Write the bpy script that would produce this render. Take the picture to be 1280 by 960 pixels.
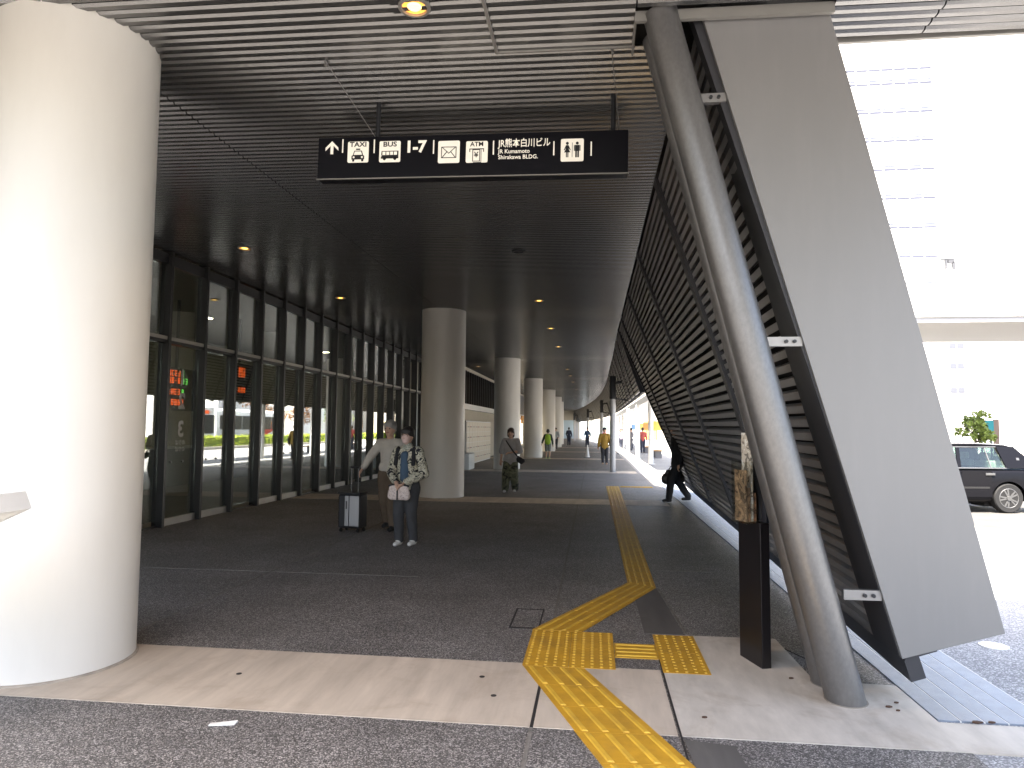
import bpy, bmesh, math, random
from mathutils import Vector, Matrix
random.seed(7)
for o in list(bpy.data.objects): bpy.data.objects.remove(o)
scene = bpy.context.scene
COL = scene.collection
R = math.radians

# ------------------------------------------------------------------ camera, sky, sun, exposure
cam_d = bpy.data.cameras.new('camera'); cam = bpy.data.objects.new('camera', cam_d); COL.objects.link(cam)
psi, th, rl = R(6.83), R(3.7), .008
fh = Vector((-math.sin(psi), math.cos(psi), 0)); rt = Vector((math.cos(psi), math.sin(psi), 0)); zz = Vector((0, 0, 1))
fw = fh*math.cos(th)+zz*math.sin(th); up = zz*math.cos(th)-fh*math.sin(th)
cr = rt*math.cos(rl)+up*math.sin(rl); cu = up*math.cos(rl)-rt*math.sin(rl)
m = Matrix((cr, cu, -fw)).transposed().to_4x4(); m.translation = (0, 0, 1.62)
cam.matrix_world = m
cam_d.sensor_width = 36; cam_d.lens = 36*853/1280; cam_d.clip_end = 2000; cam_d.clip_start = .05
scene.camera = cam
SUN = Vector((-.04, -.45, .89)).normalized()
world = bpy.data.worlds.new('World'); scene.world = world; world.use_nodes = True
wn = world.node_tree; wn.nodes.clear()
sky = wn.nodes.new('ShaderNodeTexSky'); sky.sky_type = 'NISHITA'; sky.sun_disc = False
sky.sun_elevation = math.asin(SUN.z); sky.sun_rotation = math.atan2(SUN.x, SUN.y); sky.air_density = 1.0; sky.dust_density = 4.0; sky.ozone_density = 1.0
bg = wn.nodes.new('ShaderNodeBackground'); bg.inputs['Strength'].default_value = .115
wo = wn.nodes.new('ShaderNodeOutputWorld')
wn.links.new(sky.outputs[0], bg.inputs[0]); wn.links.new(bg.outputs[0], wo.inputs[0])
sd = bpy.data.lights.new('sun', 'SUN'); sd.energy = 5.0; sd.angle = R(.5); sd.color = (1, .92, .80)
sun = bpy.data.objects.new('sun', sd); COL.objects.link(sun)
sun.rotation_euler = SUN.to_track_quat('Z', 'Y').to_euler()
scene.view_settings.view_transform = 'Standard'; scene.view_settings.look = 'None'
scene.view_settings.gamma = 1; scene.view_settings.use_curve_mapping = False
scene.view_settings.exposure = 2.8
scene.cycles.use_denoising = True
scene.cycles.max_bounces = 10; scene.cycles.diffuse_bounces = 5; scene.cycles.glossy_bounces = 4
scene.cycles.transparent_max_bounces = 12; scene.cycles.sample_clamp_indirect = 8
scene.cycles.caustics_reflective = False; scene.cycles.caustics_refractive = False

# ------------------------------------------------------------------ materials
MATS = {}
def nd(nt, t, **k):
    n = nt.nodes.new(t)
    for a, v in k.items():
        if a in n.inputs: n.inputs[a].default_value = v
        else: setattr(n, a, v)
    return n
def mat(name, col, rough=.6, metal=0., var=0., vscale=3., bump=0., bscale=60., spec=.5, emit=None, estr=0., coat=0., stretch=None, dirt=None, dscale=1.5, damt=.5):
    if name in MATS: return MATS[name]
    mt = bpy.data.materials.new(name); mt.use_nodes = True; MATS[name] = mt
    nt = mt.node_tree; b = nt.nodes['Principled BSDF']; L = nt.links
    b.inputs['Roughness'].default_value = rough; b.inputs['Metallic'].default_value = metal
    b.inputs['Specular IOR Level'].default_value = spec; b.inputs['Coat Weight'].default_value = coat
    b.inputs['Base Color'].default_value = (*col, 1)
    if emit: b.inputs['Emission Color'].default_value = (*emit, 1); b.inputs['Emission Strength'].default_value = estr
    geo = None
    if var or bump or dirt:
        geo = nd(nt, 'ShaderNodeNewGeometry'); pos = geo.outputs['Position']
        if stretch:
            mp = nd(nt, 'ShaderNodeMapping'); mp.inputs['Scale'].default_value = stretch; L.new(pos, mp.inputs['Vector']); pos = mp.outputs[0]
    src = None
    if var:
        no = nd(nt, 'ShaderNodeTexNoise', Scale=vscale, Detail=6., Roughness=.6); L.new(pos, no.inputs['Vector'])
        rp = nd(nt, 'ShaderNodeValToRGB'); rp.color_ramp.elements[0].position = .3; rp.color_ramp.elements[1].position = .7
        rp.color_ramp.elements[0].color = (*[max(0, c*(1-var)) for c in col], 1); rp.color_ramp.elements[1].color = (*[min(1, c*(1+var)) for c in col], 1)
        L.new(no.outputs['Fac'], rp.inputs[0]); src = rp.outputs[0]; L.new(src, b.inputs['Base Color'])
    if dirt:
        n2 = nd(nt, 'ShaderNodeTexNoise', Scale=dscale, Detail=8., Roughness=.65); L.new(pos, n2.inputs['Vector'])
        r2 = nd(nt, 'ShaderNodeValToRGB'); r2.color_ramp.elements[0].position = .48; r2.color_ramp.elements[1].position = .72
        r2.color_ramp.elements[0].color = (0, 0, 0, 1); r2.color_ramp.elements[1].color = (damt, damt, damt, 1); L.new(n2.outputs['Fac'], r2.inputs[0])
        mx = nd(nt, 'ShaderNodeMix', data_type='RGBA'); L.new(r2.outputs[0], mx.inputs[0])
        if src: L.new(src, mx.inputs[6])
        else: mx.inputs[6].default_value = (*col, 1)
        mx.inputs[7].default_value = (*dirt, 1); L.new(mx.outputs[2], b.inputs['Base Color'])
    if bump:
        n3 = nd(nt, 'ShaderNodeTexNoise', Scale=bscale, Detail=4.); L.new(geo.outputs['Position'], n3.inputs['Vector'])
        bp = nd(nt, 'ShaderNodeBump', Strength=bump, Distance=.01); L.new(n3.outputs['Fac'], bp.inputs['Height']); L.new(bp.outputs[0], b.inputs['Normal'])
    return mt

def pebble(name, dark, light, scale=140, rough=.75, patch=.25, wear=(.2, .18, .16), wamt=.25):
    """exposed-aggregate paving: small stones with pale and dark grains, patchy wear"""
    mt = bpy.data.materials.new(name); mt.use_nodes = True; MATS[name] = mt
    nt = mt.node_tree; b = nt.nodes['Principled BSDF']; L = nt.links; b.inputs['Roughness'].default_value = rough
    b.inputs['Specular IOR Level'].default_value = .35
    geo = nd(nt, 'ShaderNodeNewGeometry')
    v = nd(nt, 'ShaderNodeTexVoronoi', Scale=scale); L.new(geo.outputs['Position'], v.inputs['Vector'])
    sep = nd(nt, 'ShaderNodeSeparateColor'); L.new(v.outputs['Color'], sep.inputs[0])
    rp = nd(nt, 'ShaderNodeValToRGB'); e = rp.color_ramp.elements
    e[0].position = 0; e[0].color = (*dark, 1); e[1].position = 1; e[1].color = (*light, 1)
    k = e.new(.62); k.color = (*[d*.6+l*.25 for d, l in zip(dark, light)], 1)
    L.new(sep.outputs[0], rp.inputs[0])
    n = nd(nt, 'ShaderNodeTexNoise', Scale=1.1, Detail=7., Roughness=.62); L.new(geo.outputs['Position'], n.inputs['Vector'])
    r2 = nd(nt, 'ShaderNodeMapRange'); r2.inputs[1].default_value = .3; r2.inputs[2].default_value = .7; r2.inputs[3].default_value = 1-patch; r2.inputs[4].default_value = 1+patch
    L.new(n.outputs['Fac'], r2.inputs[0])
    mu = nd(nt, 'ShaderNodeMix', data_type='RGBA', blend_type='MULTIPLY'); mu.inputs[0].default_value = 1
    L.new(rp.outputs[0], mu.inputs[6]); L.new(r2.outputs[0], mu.inputs[7])
    n2 = nd(nt, 'ShaderNodeTexNoise', Scale=.35, Detail=9., Roughness=.7); L.new(geo.outputs['Position'], n2.inputs['Vector'])
    r3 = nd(nt, 'ShaderNodeMapRange'); r3.inputs[1].default_value = .5; r3.inputs[2].default_value = .75; r3.inputs[3].default_value = 0; r3.inputs[4].default_value = wamt
    L.new(n2.outputs['Fac'], r3.inputs[0])
    mx = nd(nt, 'ShaderNodeMix', data_type='RGBA'); L.new(r3.outputs[0], mx.inputs[0]); L.new(mu.outputs[2], mx.inputs[6]); mx.inputs[7].default_value = (*wear, 1)
    L.new(mx.outputs[2], b.inputs['Base Color'])
    bp = nd(nt, 'ShaderNodeBump', Strength=.6, Distance=.004); L.new(v.outputs['Distance'], bp.inputs['Height']); bp.invert = True; L.new(bp.outputs[0], b.inputs['Normal'])
    return mt

def concrete(name, base, stain, streak=(1, .15, 1), scale=2.2, amt=.6):
    """trowelled concrete band: broad tone patches, trowel streaks, stains and fine grain"""
    mt = bpy.data.materials.new(name); mt.use_nodes = True; MATS[name] = mt
    nt = mt.node_tree; b = nt.nodes['Principled BSDF']; L = nt.links; b.inputs['Roughness'].default_value = .62; b.inputs['Specular IOR Level'].default_value = .3
    geo = nd(nt, 'ShaderNodeNewGeometry')
    mp = nd(nt, 'ShaderNodeMapping'); mp.inputs['Scale'].default_value = streak; mp.inputs['Rotation'].default_value = (0, 0, .35); L.new(geo.outputs['Position'], mp.inputs[0])
    n1 = nd(nt, 'ShaderNodeTexNoise', Scale=7., Detail=8., Roughness=.6); L.new(mp.outputs[0], n1.inputs['Vector'])
    r1 = nd(nt, 'ShaderNodeValToRGB'); r1.color_ramp.elements[0].position = .3; r1.color_ramp.elements[1].position = .72
    r1.color_ramp.elements[0].color = (*[c*.8 for c in base], 1); r1.color_ramp.elements[1].color = (*[min(1, c*1.15) for c in base], 1); L.new(n1.outputs['Fac'], r1.inputs[0])
    n2 = nd(nt, 'ShaderNodeTexNoise', Scale=scale, Detail=9., Roughness=.68, Distortion=.6); L.new(geo.outputs['Position'], n2.inputs['Vector'])
    r2 = nd(nt, 'ShaderNodeMapRange'); r2.inputs[1].default_value = .5; r2.inputs[2].default_value = .8; r2.inputs[3].default_value = 0; r2.inputs[4].default_value = amt; L.new(n2.outputs['Fac'], r2.inputs[0])
    mx = nd(nt, 'ShaderNodeMix', data_type='RGBA'); L.new(r2.outputs[0], mx.inputs[0]); L.new(r1.outputs[0], mx.inputs[6]); mx.inputs[7].default_value = (*stain, 1)
    L.new(mx.outputs[2], b.inputs['Base Color'])
    n3 = nd(nt, 'ShaderNodeTexNoise', Scale=180., Detail=3.); L.new(geo.outputs['Position'], n3.inputs['Vector'])
    bp = nd(nt, 'ShaderNodeBump', Strength=.15, Distance=.004); L.new(n3.outputs['Fac'], bp.inputs['Height']); L.new(bp.outputs[0], b.inputs['Normal'])
    return mt

def pattern_cloth(name, cols, scale, pos):
    mt = bpy.data.materials.new(name); mt.use_nodes = True; MATS[name] = mt
    nt = mt.node_tree; b = nt.nodes['Principled BSDF']; L = nt.links; b.inputs['Roughness'].default_value = .85
    tc = nd(nt, 'ShaderNodeTexCoord'); n = nd(nt, 'ShaderNodeTexNoise', Scale=scale, Detail=2., Distortion=1.2); L.new(tc.outputs['Object'], n.inputs['Vector'])
    rp = nd(nt, 'ShaderNodeValToRGB'); rp.color_ramp.interpolation = 'CONSTANT'; e = rp.color_ramp.elements
    e[0].position = 0; e[0].color = (*cols[0], 1); e[1].position = pos[0]; e[1].color = (*cols[1], 1)
    for p, c in zip(pos[1:], cols[2:]): k = e.new(p); k.color = (*c, 1)
    L.new(n.outputs['Fac'], rp.inputs[0]); L.new(rp.outputs[0], b.inputs['Base Color'])
    return mt

def glass_mat(name, tint, ior=1.5, gain=1.7):
    mt = bpy.data.materials.new(name); mt.use_nodes = True; MATS[name] = mt
    nt = mt.node_tree; nt.nodes.clear(); L = nt.links
    o = nd(nt, 'ShaderNodeOutputMaterial'); t = nd(nt, 'ShaderNodeBsdfTransparent'); t.inputs[0].default_value = (*tint, 1)
    g = nd(nt, 'ShaderNodeBsdfGlossy', Roughness=0.0); g.inputs[0].default_value = (.95, .97, .96, 1)
    ge = nd(nt, 'ShaderNodeNewGeometry'); dt = nd(nt, 'ShaderNodeVectorMath', operation='DOT_PRODUCT'); L.new(ge.outputs['Incoming'], dt.inputs[0]); L.new(ge.outputs['Normal'], dt.inputs[1])
    ab = nd(nt, 'ShaderNodeMath', operation='ABSOLUTE'); L.new(dt.outputs['Value'], ab.inputs[0])
    iv = nd(nt, 'ShaderNodeMath', operation='SUBTRACT'); iv.inputs[0].default_value = 1; L.new(ab.outputs[0], iv.inputs[1])
    p5 = nd(nt, 'ShaderNodeMath', operation='POWER'); p5.inputs[1].default_value = 5; L.new(iv.outputs[0], p5.inputs[0])
    f = nd(nt, 'ShaderNodeMath', operation='MULTIPLY_ADD'); f.inputs[1].default_value = .96; f.inputs[2].default_value = .04; L.new(p5.outputs[0], f.inputs[0])
    mu = nd(nt, 'ShaderNodeMath', operation='MULTIPLY'); mu.inputs[1].default_value = gain; mu.use_clamp = True
    mx = nd(nt, 'ShaderNodeMixShader'); L.new(f.outputs[0], mu.inputs[0]); L.new(mu.outputs[0], mx.inputs[0]); L.new(t.outputs[0], mx.inputs[1]); L.new(g.outputs[0], mx.inputs[2]); L.new(mx.outputs[0], o.inputs[0])
    return mt

M_ASPH = pebble('aggregate_paving', (.034, .0325, .032), (.42, .40, .385), 150, .55, .22, (.12, .105, .095), .3)
M_PALE = pebble('pale_aggregate', (.2, .2, .205), (.66, .655, .65), 120, .8, .12, (.45, .43, .4), .3)
M_ROAD = mat('road_surface', (.07, .067, .063), .85, var=.2, vscale=2., bump=.3, bscale=150, dirt=(.13, .095, .07), dscale=.6, damt=.4)
M_STRIP = concrete('concrete_band', (.50, .435, .36), (.29, .23, .17))
M_STRIP2 = concrete('stained_concrete', (.52, .485, .43), (.24, .17, .10), (1, .3, 1), 1.6, .75)
M_TRENCH = concrete('dark_smooth_concrete', (.105, .1, .095), (.17, .16, .14))
M_SEAM = mat('pale_joint', (.16, .15, .135), .8, var=.35, vscale=15)
M_DSEAM = mat('dark_joint', (.02, .018, .018), .8)
M_GRATE = mat('drain_cover_steel', (.24, .28, .34), .5, .3, var=.12, vscale=9, bump=.4, bscale=300)
M_COL = mat('column_paint', (.68, .655, .60), .45, var=.03, vscale=1.5, dirt=(.46, .42, .36), dscale=5., damt=.1, stretch=(1, 1, .25))
M_SLAT = mat('ceiling_slat_metal', (.176, .174, .172), .27, .8, var=.06, vscale=3)
M_BACK = mat('ceiling_void', (.02, .019, .018), .9)
M_TRIM = mat('trim_metal', (.25, .24, .22), .45, .3, var=.06, vscale=5)
M_LOUV = mat('louvre_metal', (.31, .30, .295), .42, .35, var=.08, vscale=5)
M_RIB = mat('rib_metal', (.05, .05, .055), .45, .3)
M_PANEL = mat('end_panel_paint', (.22, .215, .21), .45, .2, var=.05, vscale=.8, dirt=(.3, .29, .28), dscale=9, damt=.12, stretch=(1, 1, .15))
M_TUBE = mat('galvanised_steel', (.185, .18, .175), .4, .7, var=.1, vscale=45, stretch=(1, 1, .6), bump=.06, bscale=60, dirt=(.14, .135, .125), dscale=14, damt=.2)
M_BRK = mat('bracket_steel', (.3, .29, .28), .4, .6, var=.1)
M_YEL = mat('tactile_yellow', (.5, .275, .02), .6, var=.16, vscale=6, dirt=(.26, .15, .03), dscale=3.5, damt=.65, bump=.2, bscale=120)
M_YEL2 = mat('tactile_yellow_worn', (.6, .37, .04), .55, var=.14, vscale=9, dirt=(.3, .18, .04), dscale=4, damt=.45)
M_SEALANT = mat('base_sealant', (.34, .30, .25), .8, var=.3, vscale=8)
M_DARK = mat('dark_frame', (.022, .023, .026), .4, .2)
M_FRAME = mat('mullion_metal', (.036, .035, .034), .4, .4, var=.08)
M_ALU = mat('door_rail_aluminium', (.36, .34, .31), .42, .5, var=.08)
M_GLASS = glass_mat('facade_glass', (.74, .79, .76), 1.5, 3.6)
M_CARGL = glass_mat('car_glass', (.62, .7, .66), 1.5, 1.5)
M_CLEAR = glass_mat('clear_acrylic', (.9, .9, .88), 1.45, 1.2)
M_SIGN = mat('sign_black', (.0035, .0035, .006), .35, spec=.2)
M_WSIGN = mat('sign_white', (.75, .72, .64), .5, emit=(1, .9, .74), estr=.06)
M_BLACKP = mat('pictogram_black', (.006, .006, .008), .5)
M_AMBER = mat('lamp_amber', (.8, .5, .2), .5, emit=(1, .33, .02), estr=.33)
M_HOT = mat('lamp_core', (1, .8, .5), .5, emit=(1, .55, .1), estr=.8)
M_WHITE = mat('white_paint', (.72, .72, .7), .5, var=.03, vscale=4)
M_CREAM = mat('interior_cream', (.46, .42, .34), .7, var=.05)
M_INTF = mat('interior_floor', (.12, .115, .11), .35, var=.1)
M_LEDO = mat('led_orange', (.3, .05, .01), .5, emit=(1, .13, .02), estr=.32)
M_LEDG = mat('led_green', (.05, .3, .05), .5, emit=(.25, 1, .15), estr=.22)
M_GREY = mat('mid_grey', (.18, .18, .19), .5)
M_RED = mat('red_paint', (.55, .04, .03), .4)
M_TYRE = mat('tyre_rubber', (.005, .005, .0055), .8)
M_CHROME = mat('wheel_alloy', (.11, .11, .11), .35, .5)
M_CARB = mat('taxi_black_paint', (.005, .005, .0065), .2, 0, spec=.12)
M_BUILD = mat('building_white', (.8, .8, .79), .7, var=.03, vscale=.3)
M_SLIT = mat('window_slit', (.05, .053, .075), .4)
M_GREEN = mat('hedge_leaf', (.34, .40, .03), .6, var=.4, vscale=7)
M_LEAF = mat('tree_leaf', (.17, .22, .04), .6, var=.4, vscale=3)
M_LEAFO = mat('russet_leaf', (.24, .11, .035), .6, var=.4, vscale=3)
M_BARK = mat('bark', (.1, .075, .055), .9, var=.3, vscale=8)

# ------------------------------------------------------------------ mesh helpers
class MB:
    def __init__(s): s.v = []; s.f = []; s.smooth = False
    def box(s, x0, x1, y0, y1, z0, z1, mtx=None):
        b = len(s.v); c = [(x0,y0,z0),(x1,y0,z0),(x1,y1,z0),(x0,y1,z0),(x0,y0,z1),(x1,y0,z1),(x1,y1,z1),(x0,y1,z1)]
        s.v += [tuple(mtx @ Vector(p)) if mtx else p for p in c]
        s.f += [tuple(b+i for i in q) for q in ((3,2,1,0),(4,5,6,7),(0,1,5,4),(1,2,6,5),(2,3,7,6),(3,0,4,7))]; return s
    def hexa(s, pts):
        """8 corners: four of one face, then the four opposite"""
        b = len(s.v); s.v += [tuple(p) for p in pts]
        s.f += [tuple(b+i for i in q) for q in ((3,2,1,0),(4,5,6,7),(0,1,5,4),(1,2,6,5),(2,3,7,6),(3,0,4,7))]; return s
    def bar(s, p, q, w, h, upv=(0,0,1)):
        p = Vector(p); q = Vector(q); d = (q-p).normalized(); u = Vector(upv); sx = d.cross(u)
        if sx.length < 1e-5: sx = d.cross(Vector((0,1,0)))
        sx.normalize(); u = sx.cross(d).normalized()
        a = sx*w/2; c = u*h/2
        return s.hexa([p-a-c, p+a-c, p+a+c, p-a+c, q-a-c, q+a-c, q+a+c, q-a+c])
    def prism(s, poly, z0, z1, ax='z'):
        n = len(poly); b = len(s.v)
        def P(u, v, w): return {'z': (u, v, w), 'y': (u, w, v), 'x': (w, u, v)}[ax]
        s.v += [P(u, v, z0) for u, v in poly]+[P(u, v, z1) for u, v in poly]
        s.f += [tuple(b+i for i in range(n)), tuple(b+n+i for i in reversed(range(n)))]
        s.f += [(b+i, b+n+i, b+n+(i+1) % n, b+(i+1) % n) for i in range(n)]; return s
    def tube(s, pts, r, n=12, caps=True):
        pts = [Vector(p) for p in pts]; rs = r if isinstance(r, (list, tuple)) else [r]*len(pts); b = len(s.v)
        for i, p in enumerate(pts):
            d = (pts[min(i+1, len(pts)-1)]-pts[max(i-1, 0)]).normalized()
            a = d.cross(Vector((0,0,1)));
            if a.length < 1e-4: a = Vector((1,0,0))
            a.normalize(); c = d.cross(a).normalized()
            s.v += [tuple(p+a*rs[i]*math.cos(2*math.pi*k/n)+c*rs[i]*math.sin(2*math.pi*k/n)) for k in range(n)]
        for i in range(len(pts)-1):
            for k in range(n): s.f.append((b+i*n+k, b+i*n+(k+1) % n, b+(i+1)*n+(k+1) % n, b+(i+1)*n+k))
        if caps: s.f.append(tuple(b+k for k in reversed(range(n)))); s.f.append(tuple(b+(len(pts)-1)*n+k for k in range(n)))
        return s
    def lathe(s, prof, c=(0,0,0), n=24, ax='z'):
        b = len(s.v)
        for r, h in prof:
            for k in range(n):
                a = 2*math.pi*k/n; u, w = r*math.cos(a), r*math.sin(a)
                p = {'z': (u, w, h), 'y': (u, h, w), 'x': (h, u, w)}[ax]; s.v.append((c[0]+p[0], c[1]+p[1], c[2]+p[2]))
        for i in range(len(prof)-1):
            for k in range(n): s.f.append((b+i*n+k, b+i*n+(k+1) % n, b+(i+1)*n+(k+1) % n, b+(i+1)*n+k))
        s.f.append(tuple(b+k for k in reversed(range(n)))); s.f.append(tuple(b+(len(prof)-1)*n+k for k in range(n))); return s
    def cap(s, p0, p1, r0, r1, flat=1., n=14, fdir=(0,1,0)):
        """tapered capsule; flat squeezes it along fdir"""
        p0 = Vector(p0); p1 = Vector(p1); d = p1-p0; L = d.length; d = d.normalized() if L > 1e-6 else Vector((0,0,1))
        a = d.cross(Vector(fdir));
        if a.length < 1e-3: a = d.cross(Vector((1,0,0)))
        a.normalize(); c = d.cross(a).normalized(); b = len(s.v); rings = []
        for k in range(1, 5): t = math.pi/2*(k/4-1); rings.append((p0+d*r0*math.sin(t), r0*math.cos(t)))
        for k in range(0, 4): t = math.pi/2*(k/4); rings.append((p1+d*r1*math.sin(t), r1*math.cos(t)))
        tail = p0-d*r0; head = p1+d*r1
        for ctr, r in rings: s.v += [tuple(ctr+a*r*math.cos(2*math.pi*k/n)+c*r*flat*math.sin(2*math.pi*k/n)) for k in range(n)]
        m_ = len(rings)
        for i in range(m_-1):
            for k in range(n): s.f.append((b+i*n+k, b+i*n+(k+1) % n, b+(i+1)*n+(k+1) % n, b+(i+1)*n+k))
        s.v += [tuple(tail), tuple(head)]
        for k in range(n): s.f.append((b+m_*n, b+(k+1) % n, b+k)); s.f.append((b+m_*n+1, b+(m_-1)*n+k, b+(m_-1)*n+(k+1) % n))
        return s
    def mesh(s, name, mt):
        me = bpy.data.meshes.new(name); me.from_pydata(s.v, [], s.f); me.update()
        bm = bmesh.new(); bm.from_mesh(me); bmesh.ops.recalc_face_normals(bm, faces=bm.faces); bm.to_mesh(me); bm.free()
        if mt: me.materials.append(mt)
        if s.smooth: smooth(me)
        return me
    def build(s, name, mt, parent=None, smooth_=False, bevel=0):
        me = s.mesh(name, mt)
        if smooth_: smooth(me)
        o = link(name, me, parent)
        if bevel:
            b = o.modifiers.new('b', 'BEVEL'); b.width = bevel; b.segments = 2; b.limit_method = 'ANGLE'
        return o
def smooth(me, ang=R(40)):
    me.polygons.foreach_set('use_smooth', [True]*len(me.polygons))
    me.set_sharp_from_angle(angle=ang)
def link(name, data, parent=None):
    o = bpy.data.objects.new(name, data); COL.objects.link(o)
    if parent: o.parent = parent
    return o
def tag(o, label=None, cat=None, group=None, kind=None):
    if label: o['label'] = label
    if cat: o['category'] = cat
    if group: o['group'] = group
    if kind: o['kind'] = kind
    return o
def thing(name, label, cat, loc=(0,0,0), rz=0, group=None):
    o = link(name, None); o.location = loc; o.rotation_euler = (0, 0, rz); o.empty_display_size = .1
    return tag(o, label, cat, group)
def bx(name, mt, parent, x0, x1, y0, y1, z0, z1, bevel=0): return MB().box(x0, x1, y0, y1, z0, z1).build(name, mt, parent, bevel=bevel)
def sheet(name, poly, z, mt, kind='structure', parent=None, th=.03):
    o = MB().prism(poly, z-th, z).build(name, mt, parent)
    if kind: o['kind'] = kind
    return o
def text(name, body, mt, parent, loc, size, rot=(R(90), 0, 0), bold=0., align='CENTER', ext=.001, sx=1., width=None):
    cu_ = bpy.data.curves.new(name, 'FONT'); cu_.body = body; cu_.size = size; cu_.align_x = align; cu_.align_y = 'CENTER'; cu_.extrude = ext; cu_.offset = bold; cu_.resolution_u = 3
    t = bpy.data.objects.new(name, cu_); COL.objects.link(t); bpy.context.view_layer.update()
    me = bpy.data.meshes.new_from_object(t.evaluated_get(bpy.context.evaluated_depsgraph_get())); bpy.data.objects.remove(t)
    me.materials.clear(); me.materials.append(mt)
    if width: xs = [v.co.x for v in me.vertices]; sx = width/(max(xs)-min(xs))
    o = link(name, me, parent); o.location = loc; o.rotation_euler = rot; o.scale = (sx, 1, 1); return o
def evaluated(mb, name, mt, parent, vox, sm=4, noise=0., nscale=.08):
    me = mb.mesh(name, mt); o = link(name, me, None)
    r = o.modifiers.new('r', 'REMESH'); r.mode = 'VOXEL'; r.voxel_size = vox; r.use_smooth_shade = True
    if noise:
        tx = bpy.data.textures.get('folds%g' % nscale) or bpy.data.textures.new('folds%g' % nscale, 'CLOUDS'); tx.noise_scale = nscale; tx.noise_depth = 2
        d = o.modifiers.new('d', 'DISPLACE'); d.texture = tx; d.strength = noise; d.mid_level = .5
    s_ = o.modifiers.new('s', 'SMOOTH'); s_.factor = .5; s_.iterations = sm
    bpy.context.view_layer.update()
    nm = bpy.data.meshes.new_from_object(o.evaluated_get(bpy.context.evaluated_depsgraph_get()))
    o.modifiers.clear(); o.data = nm; bpy.data.meshes.remove(me); nm.materials.clear(); nm.materials.append(mt)
    nm.polygons.foreach_set('use_smooth', [True]*len(nm.polygons))
    if parent: o.parent = parent
    return o

def lerp(a, b, t): return a+(b-a)*t
def poly_at(P, y):
    if y <= P[0][1]: return P[0][0]
    for (x0, y0), (x1, y1) in zip(P, P[1:]):
        if y <= y1: return lerp(x0, x1, (y-y0)/(y1-y0))
    return P[-1][0]
EDGE = [(.67, 0), (.67, 19), (.72, 26), (.76, 41), (.55, 53), (.1, 65), (-.8, 80), (-2.0, 96), (-3.6, 110)]
def edge(y): return poly_at(EDGE, y)
def cz(x): return 4.33+.0135*(.67-x)

# ------------------------------------------------------------------ ground
ground = sheet('ground', [(-700,-700),(900,-700),(900,900),(-700,900)], -.1, M_ROAD, th=.5)
KERBY = 10.9
pave = sheet('plaza_pavement', [(1.6,-40),(60,-40),(60,KERBY),(6.4,KERBY),(6.4,23),(11.6,23),(11.6,120),(-6,120),(-6,100),(1.6,60)], -.004, M_PALE, th=.2)  # pale bus bay part added to bounce light into arcade and glass
kerb = MB().box(6.4, 60.15, KERBY, KERBY+.15, -.2, .0).box(6.4, 6.55, KERBY+.151, 22.849, -.2, .0).box(6.4, 11.6, 22.85, 23.0, -.2, .0).box(11.6, 11.75, 22.85, 120, -.2, .0).build('kerb', M_STRIP2); tag(kerb, kind='structure')
ARC = [(1.66, 26.4), (1.65, 35.5), (1.52, 47.2), (1.16, 67), (.2, 85), (-1.2, 100), (-2.5, 110)]
floor = sheet('arcade_floor', [(-14,-20),(1.9,-20),(1.9,20)]+ARC+[(-14,110)], 0, M_ASPH, th=.2)
def child_sheet(name, poly, z, mt, parent=floor): return sheet(name, poly, z, mt, None, parent, .02)
def rect(x0, x1, y0, y1): return [(x0,y0),(x1,y0),(x1,y1),(x0,y1)]
# concrete bands across the floor at each column line
child_sheet('concrete_band', rect(-9, -.345, 3.8, 4.8), .004, M_STRIP)
child_sheet('concrete_band', rect(-.325, .445, 3.8, 4.79), .004, M_STRIP)
child_sheet('concrete_slab', [(.465,3.8),(3.6,3.82),(3.6,4.17),(1.91,4.17),(1.91,4.72),(1.42,4.74),(1.4,5.62),(.465,5.6)], .004, M_STRIP2)
for y0, y1 in ((14.85, 15.95), (25.4, 26.7), (36.4, 37.6), (47.3, 48.4), (58.1, 59.3)):
    child_sheet('concrete_band', rect(-6.8, min(1.6, edge(y0)+.95), y0, y1), .004, M_STRIP)
child_sheet('smooth_channel', [(.40,5.62),(.71,5.62),(.64,7.2),(.39,7.2)], .004, M_TRENCH)
child_sheet('smooth_patch', [(.53,2.6),(.80,2.6),(.72,3.72),(.47,3.76)], .004, M_TRENCH)
for x in (-.335, -3.58):
    a = -10
    for b_ in (3.8, 14.85, 25.4, 36.4, 47.3):
        child_sheet('floor_joint', rect(x-.011, x+.011, a, b_), .003, M_SEAM)
        a = b_+1.1
child_sheet('floor_joint', [(.72,5.62),(.74,5.62),(.66,7.2),(.64,7.2)], .006, M_SEAM)
child_sheet('floor_joint', [(.455,2.3),(.465,2.3),(.465,5.0),(.455,5.0)], .006, M_DSEAM)
child_sheet('floor_joint', rect(-.343, -.327, 3.8, 4.8), .006, M_DSEAM)
child_sheet('floor_joint', rect(-6.8, -3.6, 7.36, 7.375), .003, M_SEAM)
child_sheet('floor_joint', rect(-3.56, -1.9, 7.36, 7.375), .003, M_SEAM)
child_sheet('floor_joint', rect(.72, 1.35, 8.1, 8.112), .003, M_SEAM)
child_sheet('floor_joint', [(1.3,5.64),(1.31,5.63),(1.62,4.9),(1.61,4.9)], .003, M_DSEAM)
for x, y in ((-.72, 4.5), (-.6, 4.2), (-2.3, 4.33)):
    MB().lathe([(.018, .002), (.018, .0062)], (x, y, 0), 10).build('anchor_cap', M_DSEAM, floor)
pit = thing('access_cover', 'dark framed square access cover set in the aggregate floor left of the yellow path', 'floor cover', (-.555, 5.92, 0))
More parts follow.
